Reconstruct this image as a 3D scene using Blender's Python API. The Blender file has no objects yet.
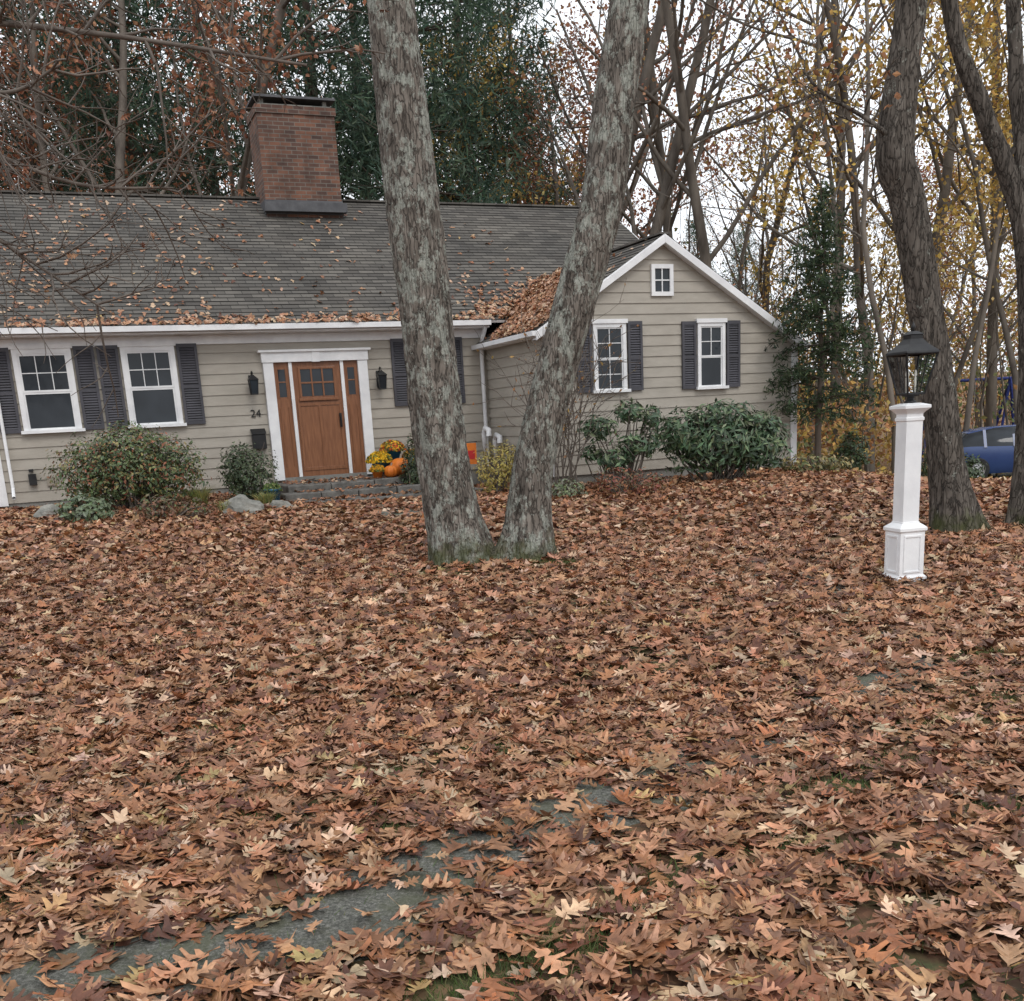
import bpy, math, random, time
import numpy as np
from mathutils import Vector, Matrix, noise
T0=time.time()
R=random.Random(7); rng=np.random.default_rng(7)
scene=bpy.context.scene
def smooth(a,b,x):
    t=np.clip((np.asarray(x,float)-a)/(b-a),0,1); return t*t*(3-2*t)
def H(x,y):
    x=np.asarray(x,float); y=np.asarray(y,float)
    return ((.60-.19*smooth(-6,-2,x)-.22*smooth(5,8,x))*smooth(7,18,y)-.98*smooth(14,28,y)*smooth(6,11,x)+5*smooth(45,130,y)
            +.018*np.sin(x*1.3+.7*y)*np.cos(y*1.1-.4*x))
def nrmz(v):
    v=np.asarray(v,float); return v/(np.linalg.norm(v,axis=-1,keepdims=True)+1e-9)

# ---------------- materials ----------------
def newmat(name):
    m=bpy.data.materials.new(name); m.use_nodes=True
    nt=m.node_tree; return m,nt,nt.nodes['Principled BSDF']
def nd(nt,t,**k):
    n=nt.nodes.new(t)
    for a,b in k.items():
        if a in n.inputs.keys(): n.inputs[a].default_value=b
        else: setattr(n,a,b)
    return n
def c4(c): return (c[0],c[1],c[2],1)
def ramp(nt,fac,stops):
    r=nt.nodes.new('ShaderNodeValToRGB'); e=r.color_ramp.elements
    while len(e)<len(stops): e.new(.5)
    for i,(p,c) in enumerate(stops): e[i].position=p; e[i].color=c4(c)
    nt.links.new(fac,r.inputs[0]); return r
def mixc(nt,f,a,b,bt='MIX'):
    m=nt.nodes.new('ShaderNodeMix'); m.data_type='RGBA'; m.blend_type=bt
    for s,v in ((m.inputs[0],f),(m.inputs[6],a),(m.inputs[7],b)):
        if hasattr(v,'is_linked') or hasattr(v,'links'): nt.links.new(v,s)
        elif isinstance(v,(int,float)): s.default_value=v
        else: s.default_value=c4(v)
    return m.outputs[2]
def coords(nt,kind='Object',sc=(1,1,1)):
    tc=nt.nodes.new('ShaderNodeTexCoord'); mp=nt.nodes.new('ShaderNodeMapping')
    mp.inputs['Scale'].default_value=sc; nt.links.new(tc.outputs[kind],mp.inputs[0]); return mp.outputs[0]
def noi(nt,vec,scale,detail=5,rough=.6):
    n=nd(nt,'ShaderNodeTexNoise'); n.inputs['Scale'].default_value=scale; n.inputs['Detail'].default_value=detail; n.inputs['Roughness'].default_value=rough
    nt.links.new(vec,n.inputs['Vector']); return n.outputs['Fac']
def bump(nt,b,h,strength,dist=.02):
    n=nd(nt,'ShaderNodeBump'); n.inputs['Strength'].default_value=strength; n.inputs['Distance'].default_value=dist
    nt.links.new(h,n.inputs['Height']); nt.links.new(n.outputs[0],b.inputs['Normal'])
def pm(name,c1,c2=None,scale=5,rough=.7,bmp=0,bs=None,sc=(1,1,1),metal=0,spec=.3,kind='Object',lo=.35,hi=.65,dist=.02):
    m,nt,b=newmat(name); b.inputs['Roughness'].default_value=rough; b.inputs['Metallic'].default_value=metal
    b.inputs['Specular IOR Level'].default_value=spec
    v=coords(nt,kind,sc)
    if c2 is None: c2=tuple(x*.8 for x in c1)
    f=noi(nt,v,scale); r=ramp(nt,f,[(lo,c1),(hi,c2)]); nt.links.new(r.outputs[0],b.inputs['Base Color'])
    if bmp: bump(nt,b,noi(nt,v,bs or scale*4),bmp,dist)
    return m
M_siding=pm('siding_paint',(.385,.35,.30),(.33,.30,.255),2.2,.6,.15,60,sc=(1,1,3))
M_white=pm('white_trim_paint',(.78,.78,.78),(.66,.66,.67),3,.45,.08,40)
M_shut=pm('shutter_paint',(.075,.073,.085),(.055,.054,.062),4,.55)
M_black=pm('black_metal',(.018,.018,.02),(.03,.03,.03),9,.45,metal=.3)
M_lead=pm('lead_flashing',(.10,.10,.105),(.06,.06,.065),5,.6)
M_stone=pm('stone',(.28,.27,.24),(.14,.14,.125),5,.85,.6,20)
M_step=pm('bluestone_step',(.17,.16,.145),(.09,.085,.078),7,.85,.6,25)
M_found=pm('concrete_foundation',(.25,.24,.22),(.17,.165,.15),4,.9,.3,30)
M_wood=pm('door_wood',(.25,.105,.047),(.17,.066,.028),6,.4,.1,20,sc=(6,6,.5),spec=.4)
M_brown=pm('twig_bark',(.15,.125,.105),(.09,.072,.06),8,.85)
M_grayt=pm('distant_bark',(.17,.145,.12),(.075,.062,.052),2.5,.9,.5,9,sc=(1,1,.3))
M_pinebark=pm('pine_bark',(.12,.095,.075),(.065,.05,.04),3,.9,.5,9,sc=(1,1,.3))
M_orange=pm('pumpkin_skin',(.62,.17,.02),(.48,.12,.015),5,.5)
M_blue=pm('blue_glaze',(.02,.10,.20),(.03,.16,.28),4,.25,spec=.6)
M_bluecar=pm('car_paint_blue',(.03,.06,.17),(.025,.05,.15),2,.25,spec=.6)
M_tire=pm('tire_rubber',(.02,.02,.02),(.03,.03,.03),8,.85)
M_chrome=pm('light_metal',(.6,.6,.62),(.5,.5,.5),5,.3,metal=.8)
M_red=pm('red_cloth',(.45,.03,.03),(.35,.02,.02),6,.8)
M_swing=pm('swing_paint_blue',(.02,.04,.22),(.02,.03,.15),5,.5)
M_tan=pm('metal_vent',(.35,.30,.24),(.25,.22,.18),5,.6)
M_red2=pm('lamp_tube',(.75,.72,.65),(.7,.68,.6),5,.4)
def mk_glass(name,c,rough,spec=.5):
    m,nt,b=newmat(name); v=coords(nt,'Object')
    r=ramp(nt,noi(nt,v,1.3,2),[(.35,c),(.7,tuple(x*1.9+.004 for x in c))]); nt.links.new(r.outputs[0],b.inputs['Base Color'])
    b.inputs['Roughness'].default_value=rough; b.inputs['Specular IOR Level'].default_value=spec
    bump(nt,b,noi(nt,v,2.5,2),.2,.012); return m
M_glass=mk_glass('window_glass',(.014,.017,.021),.05,.30)
m,nt,b=newmat('lantern_glass'); b.inputs['Transmission Weight'].default_value=1; b.inputs['Roughness'].default_value=.03; b.inputs['IOR'].default_value=1.05
b.inputs['Base Color'].default_value=(.9,.92,.93,1); M_lglass=m
m,nt,b=newmat('asphalt_shingles'); M_roof=m
v=coords(nt,'UV')
br=nd(nt,'ShaderNodeTexBrick'); nt.links.new(v,br.inputs['Vector'])
for k,val in (('Scale',1),('Mortar Size',.006),('Brick Width',.30),('Row Height',.145),('Bias',-.1)): br.inputs[k].default_value=val
br.inputs['Color1'].default_value=(.125,.118,.108,1); br.inputs['Color2'].default_value=(.066,.062,.058,1); br.inputs['Mortar'].default_value=(.03,.03,.028,1)
f=ramp(nt,noi(nt,v,.8,6),[(.3,(.72,.72,.72)),(.7,(1.25,1.2,1.14))])
f2=ramp(nt,noi(nt,v,90,3),[(.3,(.7,.7,.7)),(.7,(1.3,1.3,1.3))])
cc=mixc(nt,1.0,br.outputs[0],f.outputs[0],'MULTIPLY'); cc=mixc(nt,1.0,cc,f2.outputs[0],'MULTIPLY')
nt.links.new(cc,b.inputs['Base Color']); b.inputs['Roughness'].default_value=.9; b.inputs['Specular IOR Level'].default_value=.2
bump(nt,b,noi(nt,v,120,2),.3,.005)
m,nt,b=newmat('chimney_brick'); M_brick=m
v=coords(nt,'UV')
br=nd(nt,'ShaderNodeTexBrick'); nt.links.new(v,br.inputs['Vector'])
for k,val in (('Scale',1),('Mortar Size',.008),('Brick Width',.22),('Row Height',.076),('Bias',0)): br.inputs[k].default_value=val
br.inputs['Color1'].default_value=(.19,.085,.052,1); br.inputs['Color2'].default_value=(.075,.042,.033,1); br.inputs['Mortar'].default_value=(.15,.13,.11,1)
f=ramp(nt,noi(nt,v,2.5,5),[(.3,(.5,.5,.5)),(.7,(1.2,1.2,1.2))])
nt.links.new(mixc(nt,1.0,br.outputs[0],f.outputs[0],'MULTIPLY'),b.inputs['Base Color']); b.inputs['Roughness'].default_value=.9
bump(nt,b,br.outputs['Fac'],-.6,.01)
def leafmat(name,rough=.6,trans=.15,nscale=25,var=.35,spec=.25):
    m,nt,b=newmat(name); at=nd(nt,'ShaderNodeAttribute'); at.attribute_name='Col'
    v=coords(nt,'Object'); f=ramp(nt,noi(nt,v,nscale,4),[(.3,(1-var,)*3),(.7,(1+var,)*3)])
    c=mixc(nt,1.0,at.outputs[0],f.outputs[0],'MULTIPLY'); nt.links.new(c,b.inputs['Base Color'])
    b.inputs['Roughness'].default_value=rough; b.inputs['Specular IOR Level'].default_value=spec
    if trans>0:
        tr=nd(nt,'ShaderNodeBsdfTranslucent'); nt.links.new(c,tr.inputs[0]); mx=nd(nt,'ShaderNodeMixShader'); mx.inputs[0].default_value=trans
        nt.links.new(b.outputs[0],mx.inputs[1]); nt.links.new(tr.outputs[0],mx.inputs[2])
        nt.links.new(mx.outputs[0],nt.nodes['Material Output'].inputs[0])
    return m
M_leaf=leafmat('dry_oak_leaf',.5,.0,24,.34,.35)
M_fol=leafmat('foliage_leaf',.6,.3,6,.3)
M_shrubleaf=leafmat('shrub_leaf',.42,.1,9,.25,.4)
def barkmat(name,moss=True,lich=.5,k=1.0):
    m,nt,b=newmat(name); v=coords(nt,'Object',(1,1,.22)); v1=coords(nt,'Object')
    a=noi(nt,v,14,8,.65)
    vo=nd(nt,'ShaderNodeTexVoronoi'); vo.feature='DISTANCE_TO_EDGE'; vo.inputs['Scale'].default_value=21
    vw=nt.nodes.new('ShaderNodeVectorMath'); vw.operation='MULTIPLY_ADD'
    nn=nd(nt,'ShaderNodeTexNoise'); nn.inputs['Scale'].default_value=9; nn.inputs['Detail'].default_value=6; nt.links.new(v,nn.inputs['Vector'])
    nt.links.new(nn.outputs['Color'],vw.inputs[0]); vw.inputs[1].default_value=(.22,.22,.22); nt.links.new(v,vw.inputs[2]); nt.links.new(vw.outputs[0],vo.inputs['Vector'])
    r=ramp(nt,a,[(.30,(.055*k,.047*k,.04*k)),(.5,(.14*k,.12*k,.102*k)),(.72,(.25*k,.22*k,.19*k))])
    vr=ramp(nt,vo.outputs['Distance'],[(0,(.4,.4,.4)),(.10,(1,1,1))])
    c=mixc(nt,1.0,r.outputs[0],vr.outputs[0],'MULTIPLY')
    v2=coords(nt,'Object',(1,1,.7))
    lf=ramp(nt,noi(nt,v2,6.5,11,.8),[(lich,(0,0,0)),(lich+.035,(1,1,1))])
    lc=ramp(nt,noi(nt,v1,40,4),[(.3,(.21,.225,.19)),(.7,(.40,.41,.365))])
    lm=mixc(nt,1.0,lf.outputs[0],(.78,.78,.78),'MULTIPLY')
    c=mixc(nt,lm,c,lc.outputs[0])
    if moss:
        sx=nd(nt,'ShaderNodeSeparateXYZ'); nt.links.new(v1,sx.inputs[0])
        ma=nd(nt,'ShaderNodeMath',operation='MULTIPLY_ADD'); nt.links.new(noi(nt,v1,5,6),ma.inputs[0]); ma.inputs[1].default_value=1.1; nt.links.new(sx.outputs[2],ma.inputs[2])
        mr=ramp(nt,ma.outputs[0],[(.66,(.8,.8,.8)),(.95,(0,0,0))])
        c=mixc(nt,mr.outputs[0],c,(.06,.068,.024))
    nt.links.new(c,b.inputs['Base Color']); b.inputs['Roughness'].default_value=.92; b.inputs['Specular IOR Level'].default_value=.15
    hm=mixc(nt,.5,vr.outputs[0],r.outputs[0]); bump(nt,b,hm,.9,.035)
    return m
M_bark=barkmat('oak_bark_lichen',True,.505); M_bark2=barkmat('oak_bark',True,.59,.72)
m,nt,b=newmat('lawn_leaf_litter'); M_ground=m; v=coords(nt,'Object')
vo=nd(nt,'ShaderNodeTexVoronoi'); vo.inputs['Scale'].default_value=15; nt.links.new(v,vo.inputs['Vector'])
r=ramp(nt,vo.outputs['Color'],[(.1,(.045,.02,.011)),(.45,(.12,.055,.03)),(.8,(.22,.11,.06))])
g=ramp(nt,noi(nt,v,60,5),[(.35,(.03,.045,.014)),(.65,(.075,.10,.03))])
gm=ramp(nt,noi(nt,v,1.3,5),[(.49,(0,0,0)),(.58,(1,1,1))])
c=mixc(nt,mixc(nt,1.0,gm.outputs[0],(.75,.75,.75),'MULTIPLY'),r.outputs[0],g.outputs[0])
sx=nd(nt,'ShaderNodeSeparateXYZ'); nt.links.new(v,sx.inputs[0])
mth=nd(nt,'ShaderNodeMapRange'); mth.inputs[1].default_value=9; mth.inputs[2].default_value=13; nt.links.new(sx.outputs[1],mth.inputs[0])
far=ramp(nt,noi(nt,v,1.6,8,.7),[(.3,(.12,.065,.035)),(.55,(.23,.135,.065)),(.75,(.34,.24,.09))])
c=mixc(nt,mth.outputs[0],c,far.outputs[0])
nt.links.new(c,b.inputs['Base Color']); b.inputs['Roughness'].default_value=.95; bump(nt,b,vo.outputs['Distance'],.6,.03)
m,nt,b=newmat('asphalt_path'); M_asph=m; v=coords(nt,'Object')
r=ramp(nt,noi(nt,v,60,9,.9),[(.36,(.03,.03,.026)),(.5,(.125,.125,.11)),(.64,(.34,.33,.295))])
g=ramp(nt,noi(nt,v,4,7,.7),[(.44,(0,0,0)),(.6,(.65,.65,.65))])
nt.links.new(mixc(nt,g.outputs[0],r.outputs[0],(.115,.12,.075)),b.inputs['Base Color']); b.inputs['Roughness'].default_value=.95; b.inputs['Specular IOR Level'].default_value=.15; bump(nt,b,noi(nt,v,60,8,.85),.8,.015)

# ---------------- mesh helpers ----------------
class MB:
    def __init__(s): s.v=[];s.f=[];s.m=[];s.uv=[];s.mats=[];s.sm=[]
    def mi(s,m):
        if m not in s.mats: s.mats.append(m)
        return s.mats.index(m)
    def face(s,pts,m,uv=None,sm=False):
        i=len(s.v); s.v+= [tuple(p) for p in pts]; s.f.append(tuple(range(i,i+len(pts)))); s.m.append(s.mi(m)); s.sm.append(sm)
        s.uv.append(uv if uv else [(0,0)]*len(pts))
    def hexa(s,P,m):
        for q in ((0,3,2,1),(4,5,6,7),(0,1,5,4),(1,2,6,5),(2,3,7,6),(3,0,4,7)):
            pts=[P[i] for i in q]
            n=(Vector(pts[1])-Vector(pts[0])).cross(Vector(pts[2])-Vector(pts[0])); a=[abs(x) for x in n]
            k=a.index(max(a))
            uv=[((p[1],p[2]) if k==0 else (p[0],p[2]) if k==1 else (p[0],p[1])) for p in pts]
            s.face(pts,m,uv)
    def box(s,x0,x1,y0,y1,z0,z1,m):
        s.hexa([(x0,y0,z0),(x1,y0,z0),(x1,y1,z0),(x0,y1,z0),(x0,y0,z1),(x1,y0,z1),(x1,y1,z1),(x0,y1,z1)],m)
    def prism(s,poly,y0,y1,m):
        n=len(poly)
        s.face([(p[0],y0,p[1]) for p in poly],m,[(p[0],p[1]) for p in poly]); s.face([(p[0],y1,p[1]) for p in poly][::-1],m)
        for i in range(n):
            a=poly[i];b=poly[(i+1)%n]; s.face([(a[0],y0,a[1]),(a[0],y1,a[1]),(b[0],y1,b[1]),(b[0],y0,b[1])],m)
    def lathe(s,prof,m,n=20,c=(0,0,0),rib=0,nr=8):
        rings=[]
        for r,z in prof:
            ring=[]
            for i in range(n):
                a=2*math.pi*i/n; rr=r*(1+rib*(abs(math.cos(a*nr/2))-.6))
                ring.append((c[0]+rr*math.cos(a),c[1]+rr*math.sin(a),c[2]+z))
            rings.append(ring)
        for a,b in zip(rings,rings[1:]):
            for i in range(n):
                j=(i+1)%n; s.face([a[i],a[j],b[j],b[i]],m,None,True)
    def sq(s,prof,m,c=(0,0,0)):
        for (r0,z0),(r1,z1) in zip(prof,prof[1:]):
            A=[(-r0,-r0),(r0,-r0),(r0,r0),(-r0,r0)];B=[(-r1,-r1),(r1,-r1),(r1,r1),(-r1,r1)]
            for i in range(4):
                j=(i+1)%4
                s.face([(c[0]+A[i][0],c[1]+A[i][1],c[2]+z0),(c[0]+A[j][0],c[1]+A[j][1],c[2]+z0),(c[0]+B[j][0],c[1]+B[j][1],c[2]+z1),(c[0]+B[i][0],c[1]+B[i][1],c[2]+z1)],m)
    def tube(s,P,rad,m,k=8):
        V,F=tube_arr(np.array(P,float),np.array(rad if hasattr(rad,'__len__') else [rad]*len(P),float),k)
        for f in F: s.face([V[i] for i in f],m,None,True)
    def obj(s,name,parent=None,merge=True,bevel=0):
        me=bpy.data.meshes.new(name); me.from_pydata(s.v,[],s.f)
        for m in s.mats: me.materials.append(m)
        me.polygons.foreach_set('material_index',s.m); me.polygons.foreach_set('use_smooth',s.sm)
        uvl=me.uv_layers.new(name='UVMap'); uvl.data.foreach_set('uv',[c for f in s.uv for p in f for c in p])
        if merge:
            import bmesh
            bm=bmesh.new(); bm.from_mesh(me); bmesh.ops.remove_doubles(bm,verts=bm.verts,dist=.0001); bm.to_mesh(me); bm.free()
        me.update(); o=bpy.data.objects.new(name,me); scene.collection.objects.link(o)
        if parent: o.parent=parent
        if bevel:
            bv=o.modifiers.new('bevel','BEVEL'); bv.width=bevel; bv.segments=2; bv.limit_method='ANGLE'
        return o
def tube_arr(P,Rr,k,cap=False):
    T=nrmz(np.gradient(P,axis=0)); ref=np.array([0,0,1.]) if abs(T[:,2].mean())<.75 else np.array([1.,0,0])
    N1=nrmz(np.cross(T,ref)); N2=np.cross(T,N1); a=np.arange(k)*2*np.pi/k
    V=(P[:,None]+Rr[:,None,None]*(np.cos(a)[None,:,None]*N1[:,None]+np.sin(a)[None,:,None]*N2[:,None])).reshape(-1,3)
    n=len(P); i=np.arange(n-1)[:,None]*k; j=np.arange(k)[None]; j2=(j+1)%k
    F=np.stack([i+j,i+j2,i+k+j2,i+k+j],-1).reshape(-1,4); return V,F
class TB:
    def __init__(s): s.V=[];s.F=[];s.n=0
    def add(s,P,r,k):
        V,F=tube_arr(np.asarray(P,float),np.asarray(r,float),k); s.V.append(V);s.F.append(F+s.n);s.n+=len(V)
    def part(s,mat): return (np.concatenate(s.V),np.concatenate(s.F),mat,None,True)
def npmesh(name,parts,parent=None,link=True):
    Vs=[];Fs=[];Cs=[];Ms=[];Sm=[];off=0;mats=[]
    for V,F,mat,C,sm in parts:
        if mat not in mats: mats.append(mat)
        Vs.append(V);Fs.append(F+off);off+=len(V)
        Cs.append(C if C is not None else np.full((len(V),3),.5)); Ms.append(np.full(len(F),mats.index(mat),dtype=np.int32)); Sm.append(np.full(len(F),sm))
    V=np.concatenate(Vs).astype(np.float32);F=np.concatenate(Fs).astype(np.int32);C=np.concatenate(Cs);Mi=np.concatenate(Ms)
    me=bpy.data.meshes.new(name); me.vertices.add(len(V)); me.vertices.foreach_set('co',V.ravel())
    me.loops.add(F.size); me.loops.foreach_set('vertex_index',F.ravel())
    me.polygons.add(len(F)); me.polygons.foreach_set('loop_start',(np.arange(len(F))*4).astype(np.int32))
    for m in mats: me.materials.append(m)
    me.polygons.foreach_set('material_index',Mi); me.polygons.foreach_set('use_smooth',np.concatenate(Sm))
    me.update(calc_edges=True)
    ca=me.color_attributes.new('Col','FLOAT_COLOR','POINT'); ca.data.foreach_set('color',np.concatenate([C,np.ones((len(C),1))],1).astype(np.float32).ravel())
    me.update()
    if not link: return me
    o=bpy.data.objects.new(name,me); scene.collection.objects.link(o)
    if parent: o.parent=parent
    return o
def empty(name,loc=(0,0,0),rz=0,parent=None):
    e=bpy.data.objects.new(name,None); e.location=loc; e.rotation_euler=(0,0,rz); scene.collection.objects.link(e)
    if parent: e.parent=parent
    return e
def pick(pal,w,n,jit=.2,per=None):
    pal=np.array(pal,float); idx=rng.choice(len(pal),n,p=np.array(w)/sum(w)); c=pal[idx]
    return c*(1+jit*rng.uniform(-1,1,(n,1)))*(1+jit*.3*rng.uniform(-1,1,(n,3)))
def quads(C,size,col,mat,aspect=.5,nrm=None,spread=1.0,droop=0):
    C=np.asarray(C,float);N=len(C); size=np.broadcast_to(size,(N,))[:,None]*rng.uniform(.65,1.3,(N,1))
    n=nrmz(rng.normal(size=(N,3))) if nrm is None else nrmz(nrm+spread*rng.normal(size=(N,3))*.5)
    a=rng.normal(size=(N,3)); a[:,2]-=droop; a=nrmz(a-(a*n).sum(1,keepdims=True)*n); b=np.cross(n,a)
    L=size;W=size*aspect*.5
    V=np.stack([C-a*L*.5,C+b*W+n*W*.3,C+a*L*.5,C-b*W+n*W*.3],1).reshape(-1,3)
    F=np.arange(4*N).reshape(-1,4); return (V,F,mat,np.repeat(col,4,axis=0),False)

TH=([-.30,0,.1,.17,.27,.30,.40,.50,.58,.52,.64,.76,.80,.74,.86,1.0],[.007,.012,.04,.22,.27,.06,.2,.42,.38,.07,.18,.36,.30,.07,.12,.01],[-.30,0,.1,.17,.25,.3,.38,.46,.5,.54,.62,.7,.74,.76,.86,1.])
TM=([-.15,.15,.28,.32,.52,.55,.76,.76,1.],[.01,.2,.29,.08,.42,.1,.34,.09,.01],[-.15,.12,.26,.32,.48,.56,.7,.78,1.])
TL=([0,.3,.4,.65,1.],[.02,.3,.12,.36,.02],[0,.25,.4,.6,1.])
def oakleaves(P,nbase,tpl,L,col,mat,tilt=.45,curl=.5):
    N=len(P); t,w,tm=map(np.array,tpl); k=len(t)
    tt=np.stack([tm,t,t],1).ravel(); ww=np.stack([w*0,w,-w],1).ravel()
    tv=tilt*np.exp(.5*rng.normal(size=(N,1)))
    n=nrmz(nbase+tv*rng.normal(size=(N,3))*np.array([1,1,.3])); a=rng.normal(size=(N,3)); a=nrmz(a-(a*n).sum(1,keepdims=True)*n); b=np.cross(n,a)
    c1=rng.normal(.35,.9,(N,1))*curl; c2=rng.normal(.0,.5,(N,1))*curl; c3=rng.normal(0,.6,(N,1))*curl; wd=rng.uniform(.65,1.2,(N,1)); ph=rng.uniform(0,6,(N,1)); bend=rng.normal(0,.12,(N,1))
    z=c1*ww[None]**2*1.6+c2*(tt[None]-.5)**2*1.6+c3*(tt[None]-.5)*ww[None]+.03*np.sin(tt[None]*14+ph)*np.sign(ww)[None]
    asym=1+.14*rng.normal(size=(N,1))*np.sign(ww)[None]
    side=ww[None]*wd*asym*(1+.2*np.sin(tt[None]*9+ph*2))+bend*(tt[None]-.3)**2
    V=P[:,None]+L[:,None,None]*((tt[None]-.4)[...,None]*a[:,None]+side[...,None]*b[:,None]+z[...,None]*n[:,None])
    i=np.arange(k-1)*3
    f=np.concatenate([np.stack([i,i+1,i+4,i+3],1),np.stack([i,i+3,i+5,i+2],1)])
    F=(f[None]+(np.arange(N)*3*k)[:,None,None]).reshape(-1,4)
    cc=np.repeat(col[:,None],3*k,axis=1); cc[:,0::3]*=.82
    return (V.reshape(-1,3),F,mat,cc.reshape(-1,3),False)
PAL=[(.375,.195,.108),(.26,.118,.058),(.12,.048,.028),(.50,.34,.225),(.32,.13,.058),(.38,.25,.11)]
PW=[.33,.29,.14,.11,.13,.02]

# ---------------- ground ----------------
def axis(lo,hi,fine0,fine1,st):
    a=list(np.arange(fine0,fine1+1e-6,st)); s=st;x=fine1
    while x<hi: s*=1.35;x+=s;a.append(x)
    s=st;x=fine0;pre=[]
    while x>lo: s*=1.35;x-=s;pre.append(x)
    return np.array(pre[::-1]+a)
gx=axis(-900,900,-16,22,.3); gy=axis(-60,1500,0,34,.3)
X,Y=np.meshgrid(gx,gy); Z=H(X,Y); nx=len(gx);ny=len(gy)
V=np.stack([X,Y,Z],-1).reshape(-1,3); i=(np.arange(ny-1)[:,None]*nx+np.arange(nx-1)[None])
F=np.stack([i,i+1,i+nx+1,i+nx],-1).reshape(-1,4)
npmesh('ground',[(V,F,M_ground,None,True)])
cl=np.array([(-4.4,1.5),(-2.4,2.35),(-1.44,2.84),(-.62,3.2),(-.2,3.68),(.35,4.1),(1.1,4.75),(2.1,5.75),(2.7,7.4),(2.5,9.6),(1.4,12),(-.4,14.0),(-1.6,15.6),(-2.2,16.6)])
def cr(P,n):
    P=np.asarray(P,float); Q=np.vstack([2*P[0]-P[1],P,2*P[-1]-P[-2]]); out=[]
    for i in range(1,len(Q)-2):
        for t in np.linspace(0,1,n,endpoint=False):
            a,b,c,d=Q[i-1:i+3]; out.append(.5*((2*b)+(-a+c)*t+(2*a-5*b+4*c-d)*t*t+(-a+3*b-3*c+d)*t**3))
    out.append(P[-1]); return np.array(out)
pc=cr(cl,10); tg=nrmz(np.gradient(pc,axis=0)); nn=np.stack([-tg[:,1],tg[:,0]],1)
rows=[]
for k in np.linspace(-1,1,7):
    w=.34+.05*np.sin(np.arange(len(pc))*.9+k); q=pc+nn*(w*k)[:,None]; rows.append(np.column_stack([q,H(q[:,0],q[:,1])+.012+(-.02 if abs(k)==1 else 0)]))
rows=np.array(rows); k7,n7=rows.shape[:2]; i=(np.arange(k7-1)[:,None]*n7+np.arange(n7-1)[None])
npmesh('garden_path',[(rows.reshape(-1,3),np.stack([i,i+n7,i+n7+1,i+1],-1).reshape(-1,4),M_asph,None,True)])

# ---------------- house ----------------
HA=math.radians(22.0); HO=np.array([-3.25,19.5]); U=np.array([math.cos(HA),math.sin(HA)]); NN=np.array([-math.sin(HA),math.cos(HA)])
def hw(s,d): p=HO+U*s+NN*d; return float(p[0]),float(p[1])
def hl(x,y): q=np.stack([x,y],-1)-HO; return q@U,q@NN
house=empty('cape_house',(HO[0],HO[1],0),HA)
def siding(mb,o,du,nv,z0,z1,lim,h=.178,mat=M_siding):
    z=z0
    while z<z1-.01:
        zt=min(z+h,z1); a0,a1=lim(z); b0,b1=lim(zt)
        if a1-a0>.03:
            if b1<b0: b0=b1=(b0+b1)/2
            def p(a,off,zz): return (o[0]+du[0]*a+nv[0]*off,o[1]+du[1]*a+nv[1]*off,zz)
            w=R.uniform(-.002,.002)
            mb.face([p(a0,.024+w,z),p(a1,.024+w,z),p(b1,.006,zt),p(b0,.006,zt)],mat,[(a0,z),(a1,z),(b1,zt),(b0,zt)])
            mb.face([p(a0,0,z),p(a1,0,z),p(a1,.024+w,z),p(a0,.024+w,z)],mat)
        z=zt
K=.615; SL,SR=-5.5,8.3
mb=MB()
siding(mb,(0,0),(1,0),(0,-1),.70,3.42,lambda z:(SL,3.35))
W0,W1=3.35,8.50; WD=-2.75; RS=5.62; RZ=4.56
def glim(z):
    hh=(RZ-.06-z)/K; return max(W0,RS-hh),min(W1,RS+hh)
siding(mb,(0,WD),(1,0),(0,-1),.60,RZ-.1,glim)
siding(mb,(W0,0),(0,-1),(-1,0),.60,3.12,lambda z:(0,-WD))
siding(mb,(W1,WD),(0,1),(1,0),.5,2.66,lambda z:(0,9.0-WD))
siding(mb,(SL,9),(0,-1),(-1,0),.6,6.2,lambda z:(0,9) if z<3.5 else ((z-3.5)/K,9-(z-3.5)/K))
siding(mb,(SR,0),(0,1),(1,0),.6,6.3,lambda z:(0,9) if z<3.5 else ((z-3.5)/K,9-(z-3.5)/K))
mb.box(SL,SR,9,9.1,.3,3.5,M_siding)
mb.box(SL+.02,W0,.0,.1,.1,.70,M_found); mb.box(W0+.02,W1-.02,WD+.02,WD+.12,-.4,.60,M_found); mb.box(W0+.02,W0+.12,WD+.121,0,-.2,.60,M_found)
mb.box(W1-.1,W1-.01,WD+.121,6,-1.2,.5,M_found)
mb.obj('walls',house)
def slope(mb,o,au,up,L,run,mat=M_roof,h=.145):
    o=Vector(o);au=Vector(au);up=Vector(up); n=au.cross(up).normalized()
    if n.z<0: n=-n
    b=0;row=0
    while b<run-.001:
        t=min(b+h,run); p=o+up*b; q=o+up*t
        seg=14; xs=[L*i/seg for i in range(seg+1)]
        wob=[.012+.003*math.sin(row*1.7+i) for i in range(seg+1)]
        for i in range(seg):
            P=[p+au*xs[i]+n*wob[i],p+au*xs[i+1]+n*wob[i+1],q+au*xs[i+1]+n*.002,q+au*xs[i]+n*.002]
            mb.face(P,mat,[(xs[i],b),(xs[i+1],b),(xs[i+1],t-.0001),(xs[i],t-.0001)])
            mb.face([p+au*xs[i],p+au*xs[i+1],P[1],P[0]],mat,[(xs[i],b)]*4)
        b=t;row+=1
    th=.05; A=[o,o+au*L,o+au*L+up*run,o+up*run]
    mb.hexa([tuple(x-n*th) for x in A]+[tuple(x-n*.002) for x in A],M_white)
ul=math.hypot(1,K)
mb=MB()
slope(mb,(SL-.2,-.36,3.445),(1,0,0),(0,1/ul,K/ul),SR-SL+.35,4.86*ul)
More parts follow.
